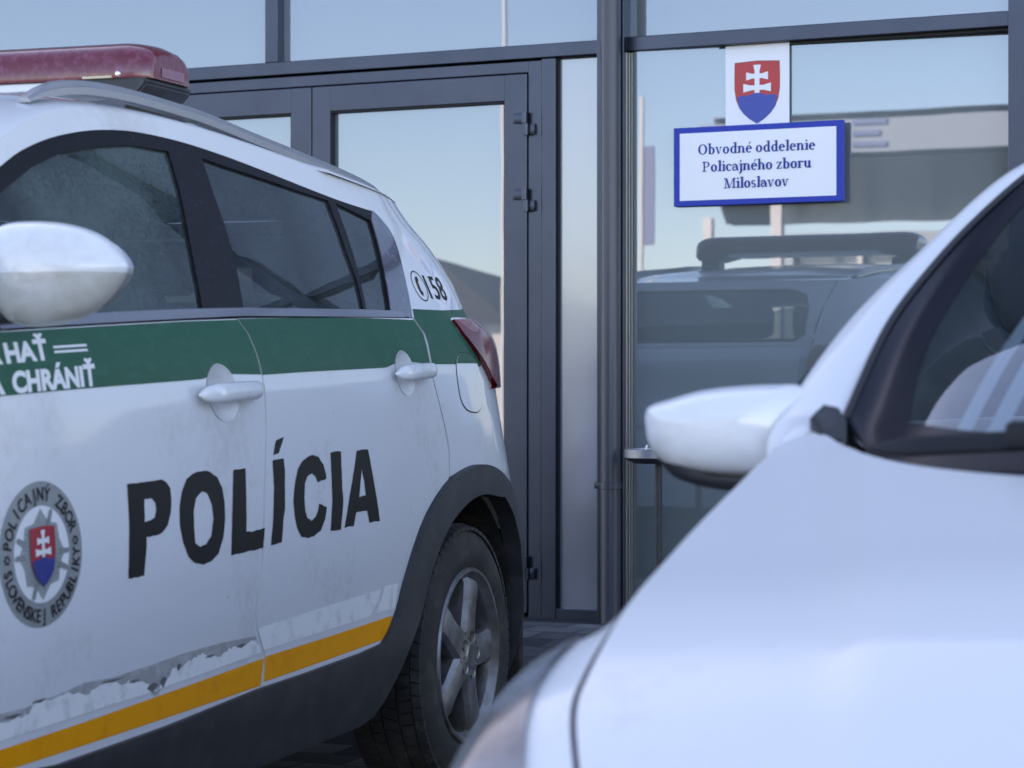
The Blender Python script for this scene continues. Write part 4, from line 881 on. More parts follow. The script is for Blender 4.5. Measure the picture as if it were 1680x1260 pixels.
decal('rays', rays, emb, M['cray'], fd, fz*2.4)
k_ = .60
SH = lambda L: [(x*.59, y*.64-.015) for x, y in L]
decal('shield', [(SH(SHIELD), ())], emb, M['cred'], fd, fz*5)
decal('shield_cross', [(SH(c), ()) for c in CROSS], emb, M['white_foil'], fd, fz*5.5)
decal('shield_hills', [(SH(HILLS), ())], emb, M['cblue'], fd, fz*6)
def ring_text(s, a0, a1, r, size, inside=False):
    out_V = []; out_F = []
    for i, ch in enumerate(s):
        if ch == ' ': continue
        V, Fc = font_polys(ch, .014); cx = (min(v[0] for v in V)+max(v[0] for v in V))/2
        a = R(a0+(a1-a0)*i/(len(s)-1)); n = len(out_V)
        for x, y in V:
            x = (x-cx)*size*.86; y = y*size
            if not inside: rr = r+y; out_V.append((rr*math.cos(a)+x*math.sin(a), rr*math.sin(a)-x*math.cos(a)))
            else: rr = r-y; out_V.append((rr*math.cos(a)-x*math.sin(a), rr*math.sin(a)+x*math.cos(a)))
        out_F += [tuple(n+j for j in f) for f in Fc]
    return out_V, out_F
ev = []; ef = []
for args in (('POLICAJNÝ ZBOR', 167, 22, .735, .265, False), ('SLOVENSKEJ REPUBLIKY', 193, 357, .925, .255, True)):
    v, f = ring_text(*args); n = len(ev); ev += v; ef += [tuple(n+i for i in q) for q in f]
for a in (180, 8):
    for k in range(6):
        n = len(ev); cx = .83*math.cos(R(a))+.05*math.cos(R(60*k)); cy = .83*math.sin(R(a))+.05*math.sin(R(60*k)); ev += ell(cx, cy, .022, .022, 8); ef.append(tuple(range(n, n+8)))
A = np.array([emb(*q) for q in ev]); me = bpy.data.meshes.new('emblem_lettering'); me.from_pydata([tuple(q) for q in lift(A[:, 0], A[:, 1], fz*3)], [], ef); me.update(); link('emblem_lettering', me, M['letter'], fd)
# handles in their cups
def handle(cup, bar, par, nm):
    cx = sum(q[0] for q in cup)/len(cup); cz = sum(q[1] for q in cup)/len(cup)
    V = []; n = len(cup); rr = [1.0, .96, .85, .65, .4, .15]
    for r in rr:
        A = np.array([(cx+(a-cx)*r, cz+(z-cz)*r) for a, z in cup]); V += [tuple(q) for q in lift(A[:, 0], A[:, 1], -.030*(1-r**2.2)+.0012)]
    Fc = [(i*n+j, i*n+(j+1) % n, (i+1)*n+(j+1) % n, (i+1)*n+j) for i in range(len(rr)-1) for j in range(n)]; Fc = [f[::-1] for f in Fc]; Fc.append(tuple((len(rr)-1)*n+j for j in range(n)))
    for f in range(len(Fc)): pass
    raw('handle_cup', V, Fc, M['paint'], par, 60)
    (a0, z0), (a1, z1) = bar
    V = []; N = 22; K = 14
    for i in range(N+1):
        t = i/N; a = a0+(a1-a0)*t; z = z0+(z1-z0)*t
        e = max(0, 1-(2*t-1)**6)**.5; hh = (.0215-.003*t)*max(.12, e); dd = .013*max(.12, e); off = .012+.020*max(0, 1-(2*t-1)**4)**.7
        if t > .80: off -= .006*(t-.8)/.2
        for k in range(K):
            th = 2*math.pi*k/K; sg = lambda v: math.copysign(abs(v)**.8, v)
            V.append(tuple(lift([a], [z+hh*sg(math.sin(th))], off+dd*sg(math.cos(th)))[0]))
    Fc = [(i*K+k, i*K+(k+1) % K, (i+1)*K+(k+1) % K, (i+1)*K+k) for i in range(N) for k in range(K)]+[tuple(range(K))[::-1], tuple(N*K+k for k in range(K))]
    h = raw('door_handle', V, [f[::-1] for f in Fc], M['paint'], par, 60)
    a, z = a0+(a1-a0)*.80, z0+(z1-z0)*.80-.014
    patch('lock_cap', ell(a, z, .007, .006, 14), M['black'], h, off=.0305, res=0)
handle(cupF, TR['barF'], fd, 'f'); handle(cupR, TR['barR'], rd, 'r')
# fuel flap: a lid standing a hair proud with a dark joint around it
fl = TR['fuel']; cx = sum(a for a, z in fl)/len(fl); cz = sum(z for a, z in fl)/len(fl)
fo = ovl(None, (-.020, 1.158), (.012, 1.002), (-.103, 1.084), (.092, 1.074), 44, 2.8)
fcx = sum(a for a, z in fo)/len(fo); fcz = sum(z for a, z in fo)/len(fo)
big = [(fcx+(a-fcx)*1.035, fcz+(z-fcz)*1.04) for a, z in fo]
flap = patch('fuel_flap', fo, M['paint'], suv, offf=lambda a, z: .0022+0*a, res=.02, thick=.004)
patch('flap_joint', big, M['gasket'], flap, off=.0011, res=.03, holes=[[(fcx+(a-fcx)*.97, fcz+(z-fcz)*.97) for a, z in fo]])
patch('green_band', [q for q in fo if q[1] > 1.1275]+[], M['green'], flap, off=.0028, res=.02)
# door gaps: dark strips behind the seams
hull = [(-2.70, .30), (-.62, .30), (-.50, .52), (-.30, .80), (0, .92), (.40, .90), (.66, .80), (.70, 1.50), (.0, 1.55), (-.40, 1.25), (-2.70, 1.14)]
patch('inner_shell', [(-2.70, .25), (-.66, .25), (-.60, .52), (-.45, .72), (-.30, .83), (-.05, .93), (.30, .93), (.30, 1.24), (-.45, 1.20), (-2.70, 1.10)], M['dark'], suv, off=-.036, res=.08, mirror=True)
# wheel wells
for ux in (0, AX):
    for sgn in (1, -1):
        V, Fc = lathe([(.455, .86), (.455, .45), (.30, .45)], 40, 'y', R(-8), R(188))
        raw('arch_liner', [(v[0]-ux, sgn*v[1], v[2]+.35) for v in V], Fc, M['mud'], suv, 60)
b = bmesh.new(); box(b, -.98, 3.7, -.60, .60, .24, .40, .02); box(b, -.9, 3.2, -.80, .80, .40, .46, 0) if False else None; obj('underbody', b, M['dark'], suv)
b = bmesh.new(); box(b, .62, 2.45, -.80, .80, .26, .34, .01); obj('floor_pan', b, M['dark'], suv)
V, Fc = [(.545, .60, .62), (.545, .86, .62), (.50, .60, .30), (.50, .86, .30)], [(0, 1, 3, 2)]
b = bmesh.new(); box(b, -.50, -.465, .62, .875, .22, .66, .008); obj('mud_flap', b, M['mud'], suv)
# wheels
def tyre_bm():
    R0, W = .352, .112
    prof = [(.232, W-.012), (.245, W-.002), (.268, W+.004), (.295, W+.002), (.318, W-.008), (.333, W-.020), (.3405, W-.034)]
    prof += [(.344, W-.05), (.345, 0), (.344, -W+.05), (.3405, -W+.034), (.318, -W+.008), (.268, -W-.004), (.232, -W+.012)]
    V, Fc = lathe(prof, 96, 'y'); bm = bmesh.new(); vs = [bm.verts.new(v) for v in V]
    for f in Fc: bm.faces.new([vs[i] for i in f])
    n = 64
    for rib, (y0, y1, ph) in enumerate(((.078, .100, 0), (.040, .074, .4), (-.008, .034, .1), (-.044, -.012, .6), (-.100, -.048, .3))):
        for k in range(n):
            t0 = 2*math.pi*(k+ph+.07)/n; t1 = 2*math.pi*(k+ph+.93)/n; ri = .341 if rib not in (0, 4) else .334; ro = .3525 if rib not in (0, 4) else .3505
            q = []
            for (t, y, r) in ((t0, y0, ri), (t1, y0, ri), (t1, y1, ri), (t0, y1, ri), (t0, y0, ro), (t1, y0, ro), (t1, y1, ro if rib else ro-.007), (t0, y1, ro if rib else ro-.007)):
                tt = t+.05*(y-y0)/.03*(1 if rib % 2 else -1)*.4
                q.append(bm.verts.new((r*math.cos(tt), y, r*math.sin(tt))))
            for f in ((4, 5, 6, 7), (0, 1, 5, 4), (1, 2, 6, 5), (2, 3, 7, 6), (3, 0, 4, 7)): bm.faces.new([q[i] for i in f])
    bmesh.ops.recalc_face_normals(bm, faces=bm.faces[:])
    return bm
def rim_bm(ph=34):
    V, Fc = lathe([(.236, .104), (.232, .112), (.224, .112), (.218, .104), (.206, .092), (.198, .060), (.196, -.09), (.225, -.10)], 72, 'y'); bm = bmesh.new(); vs = [bm.verts.new(v) for v in V]
    for f in Fc: bm.faces.new([vs[i] for i in f])
    for k in range(5):
        a = R(ph+72*k); c, s = math.cos(a), math.sin(a)
        secs = [(.045, .052, .050, .112), (.075, .046, .046, .109), (.11, .042, .044, .107), (.15, .042, .046, .107), (.185, .046, .052, .106), (.204, .052, .058, .101)]
        rings = []
        for r, hw, y0, y1 in secs:
            pts = [(-hw, y0-.02), (-hw, y1-.016), (-hw*.72, y1-.004), (-hw*.30, y1), (hw*.30, y1), (hw*.72, y1-.004), (hw, y1-.016), (hw, y0-.02)]
            rings.append([bm.verts.new((r*c-x*s, y, r*s+x*c)) for x, y in pts])
        for A_, B_ in zip(rings[:-1], rings[1:]):
            for i in range(8): bm.faces.new((A_[i], A_[(i+1) % 8], B_[(i+1) % 8], B_[i]))
        bm.faces.new(rings[-1]); bm.faces.new(rings[0][::-1])
    bmesh.ops.recalc_face_normals(bm, faces=bm.faces[:])
    return bm
def hub_bm(ph=34):
    V, Fc = lathe([(0, .116), (.030, .116), (.034, .1135), (.052, .112), (.066, .109), (.068, .090)], 60, 'y'); bm = bmesh.new(); vs = [bm.verts.new(v) for v in V]
    for f in Fc:
        g = [vs[i] for i in f]
        if len(set(g)) == 4:
            try: bm.faces.new(g)
            except ValueError: pass
    for k in range(5):
        a = R(ph+72*k); V, Fc = lathe([(.0115, .1125), (.0165, .1145), (.0165, .108)], 18, 'y'); o_ = (.050*math.cos(a), .050*math.sin(a)); vv = [bm.verts.new((v[0]+o_[0], v[1], v[2]+o_[1])) for v in V]
        for f in Fc: bm.faces.new([vv[i] for i in f])
        V, Fc = lathe([(0.0001, .1118), (.0115, .1126)], 18, 'y'); vv = [bm.verts.new((v[0]+o_[0], v[1], v[2]+o_[1])) for v in V]
        for f in Fc: bm.faces.new([vv[i] for i in f])
        a += R(36); V, Fc = lathe([(.0001, .1165), (.0035, .116), (.0045, .111)], 10, 'y'); vv = [bm.verts.new((v[0]+.052*math.cos(a), v[1], v[2]+.052*math.sin(a))) for v in V]
        for f in Fc: bm.faces.new([vv[i] for i in f])
    bmesh.ops.recalc_face_normals(bm, faces=bm.faces[:])
    return bm
wy = .785
def wheel(ux, s):
    wh = obj('wheel', rim_bm(), M['alloy'], suv, 30); wh.location = (-ux, s*wy, .35)
    if s < 0: wh.rotation_euler = (0, 0, math.pi)
    return wh
w0 = wheel(0, 1)
w0.scale = (-1, 1, 1) if False else (1, 1, 1)
tyre = obj('tyre', tyre_bm(), M['rubber'], w0, 30); hub = obj('hub_cap', hub_bm(), M['alloy'], w0, 30)
V, Fc = lathe([(.001, .045), (.06, .05), (.15, .045), (.155, .03), (.06, .03)], 48, 'y'); dsk = raw('brake_disc', V, Fc, M['disc'], w0)
for ux, s in ((0, -1), (AX, 1), (AX, -1)):
    c = w0.copy(); C.objects.link(c); c.location = (-ux, s*wy, .35); c.rotation_euler = (0, 0, math.pi if s < 0 else 0)
    for ch in (tyre, hub, dsk): q = ch.copy(); C.objects.link(q); q.parent = c
# mirror on the near door
def pillow(name, outline, front, back, mat, parent, origin, ex, ey, ez, crease=None):
    """outline in (x, y); bulges forward by front and backward by back along ez"""
    cx = sum(q[0] for q in outline)/len(outline); cy = sum(q[1] for q in outline)/len(outline); V = []; Fc = []; n = len(outline)
    o = Vector(origin); X, Y, Z = Vector(ex), Vector(ey), Vector(ez)
    rr = [1, .992, .975, .95, .91, .85, .76, .62, .42, .2]
    rings = [(r, front*(1-r**3.0)**.5) for r in rr[::-1]]+[(r, -back*(1-r**4)**.5) for r in rr[1:]]
    for r, d in rings:
        for x, y in outline:
            V.append(tuple(o+X*(cx+(x-cx)*r)+Y*(cy+(y-cy)*r)+Z*d))
    for i in range(len(rings)-1):
        for k in range(n): Fc.append((i*n+k, i*n+(k+1) % n, (i+1)*n+(k+1) % n, (i+1)*n+k))
    Fc.append(tuple(range(n))[::-1]); Fc.append(tuple((len(rings)-1)*n+k for k in range(n)))
    ob = raw(name, V, Fc, mat, parent, 60)
    bm = bmesh.new(); bm.from_mesh(ob.data); bmesh.ops.recalc_face_normals(bm, faces=bm.faces[:]); bm.to_mesh(ob.data); bm.free(); smooth(ob.data, 60)
    return ob
def cat(L, per=8):
    """closed smooth curve through points"""
    out = []; n = len(L)
    for i in range(n):
        p0, p1, p2, p3 = L[i-1], L[i], L[(i+1) % n], L[(i+2) % n]
        for k in range(per):
            t = k/per; out.append(tuple(.5*((2*p1[c])+(-p0[c]+p2[c])*t+(2*p0[c]-5*p1[c]+4*p2[c]-p3[c])*t*t+(-p0[c]+3*p1[c]-3*p2[c]+p3[c])*t**3) for c in (0, 1)))
    return out
mo = cat([(1.158, 1.268), (1.143, 1.300), (1.105, 1.329), (1.05, 1.347), (.985, 1.354), (.925, 1.350), (.895, 1.325), (.885, 1.28), (.890, 1.225), (.915, 1.187), (.97, 1.171), (1.03, 1.173), (1.085, 1.190), (1.130, 1.224)])
def z_split(lo, hi): pass
wm_ = pillow('wing_mirror', mo, .070, .05, M['shell'], suv, (2.40, 0, 0), (0, 1, 0), (0, 0, 1), (1, 0, 0))
pillow('mirror_glass', [(1.02+(x-1.02)*.9, 1.262+(z-1.262)*.88) for x, z in mo], .002, .003, M['chrome'], wm_, (2.349, 0, 0), (0, 1, 0), (0, 0, 1), (1, 0, 0))
b = bmesh.new(); tube(b, [(2.49, .84, 1.20), (2.46, .89, 1.195), (2.40, .94, 1.20)], [.04, .028, .025], 14); obj('mirror_foot', b, M['black'], wm_)
wm2 = mirrored(wm_)
# roof rails
def rail(s):
    L = TR_RAIL; b = bmesh.new(); rings = []
    for i, (u, z) in enumerate(L):
        e = min(1, i/2.0+.15, (len(L)-1-i)/2+.15); y = .635 if True else 0
        hw, hh = .016, .0155*max(.35, e)
        sec = [(-hw, -hh), (-hw, hh*.2), (-hw*.7, hh*.8), (0, hh), (hw*.6, hh*.8), (hw*.75, hh*.1), (hw, 0), (hw, -hh)]
        rings.append([b.verts.new((-u, s*(y+q), z+r)) for q, r in sec])
    for A_, B_ in zip(rings[:-1], rings[1:]):
        for i in range(8): b.faces.new((A_[i], A_[(i+1) % 8], B_[(i+1) % 8], B_[i]))
    b.faces.new(rings[0]); b.faces.new(rings[-1]); bmesh.ops.recalc_face_normals(b, faces=b.faces[:])
    return obj('roof_rail', b, M['silver'], suv, 40)
TR_RAIL = []
_rz = pchip([-1.86, -1.81, -1.70, -1.58, -1.45, -1.15, -.8, -.45, -.2, -.06, .03], [1.640, 1.660, 1.683, 1.694, 1.697, 1.690, 1.664, 1.637, 1.615, 1.596, 1.575])
for k in range(40): u = -1.86+1.89*k/39; TR_RAIL.append((u, float(_rz(u))))
rail(1); rail(-1)
# beacon bar across the roof
def bar_sec(k): pass
def barmesh(name, y1, prof, mat, parent, rnd_=.06, n=10):
    """profile in (u, z) swept across the car, ends drawn in and rounded"""
    us = [q[0] for q in prof]; cu = (min(us)+max(us))/2; zb = min(q[1] for q in prof); V = []; Fc = []; K = len(prof); st_ = []
    for k in range(n+1):
        t = math.pi/2*k/n; st_.append((-y1+rnd_*(1-math.sin(t)), 1-.42*(1-math.sin(t))**1.0*(1) if False else 1-.45*(1-math.sin(t))))
    st_ = st_[0:]; full_ = [(y, s) for y, s in st_][::-1]
    ys = [(-y1+rnd_*(1-math.cos(math.pi/2*k/n)), .62+.38*math.sin(math.pi/2*k/n)) for k in range(n+1)]
    ys = ys+[(-y, s) for y, s in ys[::-1]]
    for y, s in ys:
        for u, z in prof: V.append((-(cu+(u-cu)*(.75+.25*(s-.62)/.38)), y, zb+(z-zb)*s))
    for i in range(len(ys)-1):
        for k in range(K): Fc.append((i*K+k, i*K+(k+1) % K, (i+1)*K+(k+1) % K, (i+1)*K+k))
    Fc += [tuple(range(K)), tuple((len(ys)-1)*K+k for k in range(K))[::-1]]
    o = raw(name, V, Fc, mat, parent, 50); bm = bmesh.new(); bm.from_mesh(o.data); bmesh.ops.recalc_face_normals(bm, faces=bm.faces[:]); bm.to_mesh(o.data); bm.free(); smooth(o.data, 50); return o
prof = [(-1.250, 1.762), (-1.252, 1.775), (-1.246, 1.805), (-1.236, 1.824), (-1.216, 1.838), (-1.185, 1.847), (-1.11, 1.852), (-1.035, 1.847), (-1.004, 1.838), (-.984, 1.824), (-.974, 1.805), (-.968, 1.775), (-.970, 1.762)]
prof = [(-1.25+(u+1.25)*.82, z) for u, z in prof]
lb = barmesh('light_bar', .590, prof, M['lens'], suv, .09, 14)
for sg in (1, -1):
    b = bmesh.new(); pr = [(.405, 1.7615), (.584, 1.7615), (.587, 1.748), (.562, 1.722), (.50, 1.722), (.415, 1.742)]
    A_ = [b.verts.new((1.250, sg*y, z)) for y, z in pr]; B_ = [b.verts.new((1.025, sg*y, z)) for y, z in pr]
    b.faces.new(A_); b.faces.new(B_[::-1])
    for k in range(6): b.faces.new((A_[k], B_[k], B_[(k+1) % 6], A_[(k+1) % 6]))
    bmesh.ops.recalc_face_normals(b, faces=b.faces[:]); bmesh.ops.bevel(b, geom=b.edges[:], offset=.005, segments=2, affect='EDGES'); obj('bar_base', b, M['black'], lb)
boxes('bar_rail', [(1.035, 1.240, -.402, .402, 1.741, 1.7612)], M['swhite'], lb, .004)
for y in (.46, -.56): boxes('bar_foot', [(1.04, 1.12, y, y+.10, 1.655, 1.723)], M['black'], lb, .006)
boxes('bar_strip', [(1.2485, 1.2515, .425, .500, 1.7625, 1.7685)], pbr('dull_yellow', (.62, .52, .32), .4), lb, .001)  # narrow dull yellow strip along the front foot of the lens
V, Fc = lathe([(.0001, .004), (.005, .0035), (.0075, 0)], 14, 'y'); raw('screw', [(v[1]+1.2495, v[0]+.515, v[2]+1.7715) for v in V], [f[::-1] for f in Fc], M['chrome'], lb)
def bar_point(y, z):
    return 0
boxes('pale_label', [(1.075, 1.185, .5915, .5925, 1.768, 1.790)], pbr('pink_label', (.26, .12, .17), .4), lb, 0)
# seats and far windows
for y in (.36, -.36):
    b = bmesh.new(); box(b, 1.15, 1.32, y-.25, y+.25, .75, 1.30, .05); box(b, 1.17, 1.27, y-.13, y+.13, 1.33, 1.50, .04); box(b, 1.2, 1.75, y-.26, y+.26, .60, .78, .05)
    obj('seat', b, M['seat'], suv)
b = bmesh.new(); box(b, .02, .20, -.62, .62, .80, 1.30, .05); box(b, .05, .55, -.62, .62, .62, .80, .05)
for y in (-.42, 0, .42): box(b, .04, .13, y-.12, y+.12, 1.32, 1.45, .03)
obj('rear_bench', b, M['seat'], suv)
b = bmesh.new(); box(b, 2.2, 2.6, -.68, .68, .95, 1.17, .06); obj('dashboard', b, M['dark'], suv)
# far flank: copies of the near panels, mirrored, plain white where this side is not seen
for o in [q for q in suv.children if q.name.split('.')[0] in ('front_door', 'rear_door', 'body_side', 'front_wing', 'arch_cladding', 'window_surround', 'side_window', 'belt_moulding', 'pillar_cover')]:
    mirrored(o)
for o in [q for q in suv.children if q.name.split('.')[0] in ('rear_bumper', 'bumper_cladding')][:2]: mirrored(o)

# ------------------------------------------------------------------ the hatchback in the near right corner
# its own frame: x = q, in from the near flank; y = r, towards its tail; z up
hb = empty('parked_hatchback', (.371, 3.3, 0), -AL)
tag(hb, 'white hatchback close to the camera with wing mirror and wiper, facing out', 'car')
QC = .78
qe = pchip([-1.30, -1.18, -1.10, -.98, -.85, -.65, -.45, -.15, 0, .10], [.40, .16, .085, .0215, -.018, -.027, -.029, -.014, .004, .02])
ze = pchip([-1.30, -1.18, -1.10, -.98, -.85, -.65, -.45, -.15, 0, .10], [.44, .565, .630, .693, .752, .824, .872, .952, .998, 1.040])
rc = pchip([0, .045, .099, .152, .2535, .355, .55, .78], [.03, 0, -.07, -.14, -.21, -.25, -.285, -.295])
def crown(r, q):
    t = np.clip((q-qe(r))/(QC-qe(r)), 0, 1); k = .030*(1-(1-t)**2.5)
    w_ = np.clip((r+1.25)/.35, 0, 1)
    # raised centre: a soft step that runs forward from the wiper's outer end
    c0 = .10+(-r)*.20; e = np.clip((q-c0+.05)/.065, 0, 1); e = e*e*(3-2*e)
    return k*(.35+.65*w_)+.009*e*np.clip((.02-r)/.12, 0, 1)*np.clip((r+1.1)/.3, 0, 1)
def bonnet_pt(i, j):
    q0 = QC*(1-(1-j)**1.6)
    r1 = -1.12-.13*float(np.clip(j, 0, 1))**.7
    r0 = float(rc(q0)); r = r0+(r1-r0)*i
    q = float(qe(r))+(QC-float(qe(r)))*(1-(1-j)**1.6)
    return (q, r, float(ze(r))+float(crown(r, q))-.10*max(0, i-.86)**2*40*j*.6)
V, Fc = grid(90, 60, bonnet_pt); nV = len(V)
half = [(2*QC-x, y, z) for x, y, z in V]
bo = raw('bonnet', V+half, [f[::-1] for f in Fc]+[tuple(nV+i for i in f) for f in Fc], M['paint2'], hb, 60)
# folded edge of the bonnet beside the wing, dark joint beneath
rr_ = [(.06-1.18*k/60) for k in range(61)]
V = []; 
for r in rr_: V += [(float(qe(r)), r, float(ze(r))), (float(qe(r))+.001, r, float(ze(r))-.018), (float(qe(r))+.02, r, float(ze(r))-.022)]
raw('bonnet_edge', V, [(3*i+k, 3*i+k+1, 3*i+k+4, 3*i+k+3) for i in range(60) for k in (0, 1)], M['paint2'], bo, 30)
V = []
for r in rr_: V += [(float(qe(r))-.012, r, float(ze(r))-.012), (float(qe(r))+.012, r, float(ze(r))-.014)]
raw('bonnet_joint', V, [(2*i, 2*i+1, 2*i+3, 2*i+2) for i in range(60)], M['gasket'], bo, 0)
drop = pchip([-1.3, -1.1, -.98, -.8, -.65, -.45, -.15, .1, 3], [.02, .018, .018, .032, .055, .11, .17, .20, .22])
flank = pchip([-1.35, -1.25, -1.12, -.98, -.8, -.4, .2, 1.5, 2.4, 2.7], [.10, -.035, -.095, -.118, -.125, -.130, -.130, -.125, -.06, .10])
def wing_pt(i, j):
    r = .34-1.56*i; a = float(qe(min(r, 0)))-.0065-.10*max(0, r)**.8*.6; z = float(ze(min(r, 0)))-.001+.05*max(0, r); f = float(flank(r)); d = float(drop(r))
    k_ = min(1, max(0, (r+.85)/.28)); m_ = lambda p, q: p+(q-p)*k_; z -= .010*k_
    P = [(a, z), (a-.25*(a-f), z-m_(.10, .50)*d), (a-.62*(a-f), z-m_(.38, .86)*d), (a-.92*(a-f), z-m_(1.0, 1.2)*d), (f, z-1.45*d-.03), (f-.006, z-.28), (f+.004, .42), (f+.03, .22)]
    t = j*(len(P)-1); k = min(int(t), len(P)-2); t -= k
    p0, p1, p2, p3 = P[max(k-1, 0)], P[k], P[k+1], P[min(k+2, len(P)-1)]
    c = lambda n: .5*(2*p1[n]+(-p0[n]+p2[n])*t+(2*p0[n]-5*p1[n]+4*p2[n]-p3[n])*t*t+(-p0[n]+3*p1[n]-3*p2[n]+p3[n])*t**3)
    return (c(0), r, c(1))
V, Fc = grid(70, 42, wing_pt)
wheelhole = lambda f: False
wg = raw('front_wing', V, Fc, M['paint2'], hb, 60)
def lamp_pt(i, j):
    r = -.60-.62*i; jj = (.335-.06*i)*0+.10+.012; lo = np.interp(i, [0, .12, .3, .6, 1], [.30, .235, .225, .195, .17]); hi = np.interp(i, [0, .12, .3, .6, 1], [.33, .42, .50, .55, .60])
    t = lo+(hi-lo)*j; ii = (.34-r)/1.56
    p = Vector(wing_pt(min(1, ii), t)); e = .002
    a = Vector(wing_pt(min(1, ii)-e, t))-Vector(wing_pt(min(1, ii)-2*e, t)); b_ = Vector(wing_pt(min(1, ii), t+e))-Vector(wing_pt(min(1, ii), t))
    n = a.cross(b_); n.normalize()
    if n.x > 0 and n.z < 0 or n.z < -.2: n = -n
    return tuple(p+n*.006)
V, Fc = grid(30, 16, lamp_pt); hl = raw('headlamp', V, Fc, M['hlamp'], hb, 60)
# bumper and front face, rounded in plan
def bump_pt(i, j):
    q = -.06+i*(2*QC+.12); s = (q-QC)/.84; rF = -1.18-.17*max(0, 1-abs(s)**2.6); z = .66-.46*j
    return (q, rF-.05*math.sin(math.pi*min(1, j*1.1))-.02*0, z)
V, Fc = grid(40, 12, bump_pt); raw('front_bumper', V, [f[::-1] for f in Fc], M['paint2'], hb, 60)
boxes('grille', [(QC-.5, QC+.5, -1.405, -1.36, .40, .52)], M['black'], hb, .02)
# windscreen: edge curves blended
GL = [pchip([.06, .28, .5, .78, .95], v) for v in ([.0705, .083, .122, .198, .245], [1.018, 1.14, 1.253, 1.388, 1.455])]
wb = pchip([.0705, .10, .2, .35, .55, .78], [.06, .012, -.10, -.165, -.20, -.21])
wbz = pchip([.0705, .10, .2, .35, .55, .78], [1.018, .985, .962, .950, .945, .943])
def ws_pt(t, s):
    qb = .0705+(QC-.0705)*s; B_ = np.array([qb, float(wb(qb)), float(wbz(qb))])
    Tp = np.array([.245+(QC-.245)*s, .95-.10*(1-(1-s)**2), 1.455+.025*(1-(1-s)**2)])
    rr = .06+.89*t; G = np.array([float(GL[0](rr)), rr, float(GL[1](rr))])
    B0 = np.array([.0705, .06, 1.018]); T0 = np.array([.245, .95, 1.455])
    P = (1-t)*B_+t*Tp+(1-s)**2*(G-((1-t)*B0+t*T0)); P[2] += .028*math.sin(math.pi*t)*(1-(1-s)**2)
    return P
def wsgrid(name, t0, t1, s0, s1, mat, par, off=0., nu=24, nv=30):
    V, Fc = grid(nu, nv, lambda i, j: tuple(ws_pt(t0+(t1-t0)*i, s0+(s1-s0)*j)+np.array([0, -.5, .85])*off)); n = len(V)
    return raw(name, V+[(2*QC-x, y, z) for x, y, z in V], Fc+[tuple(n+i for i in f[::-1]) for f in Fc], mat, par, 60)
wsn = wsgrid('windscreen', 0, 1, 0, 1, M['wscreen'], hb)
def frit_pt(i, j):
    t = i; w_ = .105+.03*max(0, 1-t/.25)+.35*max(0, 1-t/.07)**2-.045*t
    return tuple(ws_pt(t, w_*j)+np.array([0, -.5, .85])*.0012)
V, Fc = grid(60, 8, frit_pt); n = len(V)
raw('windscreen_border', V+[(2*QC-x, y, z) for x, y, z in V], Fc+[tuple(n+i for i in f[::-1]) for f in Fc], M['frit'], wsn, 60)
wsgrid('lower_border', 0, .085, .1, 1, M['frit'], wsn, .0012, 6, 20); wsgrid('upper_border', .90, 1, .04, 1, M['frit'], wsn, .0012, 6, 20)
# bright streaks in the windscreen, put in as pale strips behind it
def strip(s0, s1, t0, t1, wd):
    V, Fc = grid(14, 1, lambda i, j: tuple(ws_pt(t0+(t1-t0)*i, s0+(s1-s0)*i+wd*j)-np.array([0, -.5, .85])*.03)); return raw('light_streak', V, Fc, pbr('pale_strip', (.86, .90, .90), .6), wsn, 0)
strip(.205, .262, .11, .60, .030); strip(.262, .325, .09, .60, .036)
# windscreen pillar and roof
PO = [pchip([-.035, .03, .10, .30, .50, .90, 1.2], v) for v in ([-.010, -.022, -.0115, .0213, .0817, .199, .26], [.972, 1.006, 1.050, 1.157, 1.262, 1.437, 1.478])]
GI = [pchip([-.035, .02, .06, .28, .5, .78, .95], v) for v in ([.004, .044, .0705, .083, .122, .198, .245], [.976, 1.006, 1.018, 1.14, 1.253, 1.388, 1.455])]
def pillar_pt(i, j):
    r = -.035+1.01*i; rr = min(r, .95); q1, z1 = float(GI[0](rr))-.004, float(GI[1](rr))+.004; q0, z0 = float(PO[0](r)), float(PO[1](r))
    if j < .6:
        t = j/.6; bulge = math.sin(math.pi*t)*.006
        return (q1+(q0-q1)*t-bulge*.3, r+bulge*-.4, z1+(z0-z1)*t+bulge)
    t = (j-.6)/.4; a = np.array([q0, r, z0]); e = np.array([q0-.007, r+.012, z0-.035*min(1, .25+i*6)])
    return tuple(a+(e-a)*t+np.array([-.006, 0, .004])*math.sin(math.pi*t))
V, Fc = grid(60, 16, pillar_pt)
raw('windscreen_pillar', V, [f[::-1] for f in Fc], M['paint2'], hb, 60); raw('windscreen_pillar', [(2*QC-x, y, z) for x, y, z in V], Fc, M['paint2'], hb, 60)
def seal_pt(i, j):
    r = .062+.888*i; return (float(GL[0](r))-.006+.010*j, r-.003, float(GL[1](r))+.006-.002*j)
V, Fc = grid(40, 2, seal_pt); raw('windscreen_seal', V, Fc, M['gasket'], hb, 60)
def roof2(i, j):
    s = 2*j-1; r = .93+1.9*i; hw = QC-float(np.interp(r, [.93, 1.2, 2.0, 2.83], [.205, .26, .26, .30])); zed = float(np.interp(r, [.93, 1.25, 2.0, 2.83], [1.447, 1.480, 1.47, 1.36]))
    return (QC+s*hw, r-.09*(1-s*s)*max(0, 1-i*5), zed+.03*max(0, 1-abs(s)**2.4)**.5)
V, Fc = grid(20, 24, roof2); raw('roof', V, [f[::-1] for f in Fc], M['paint2'], hb, 60)
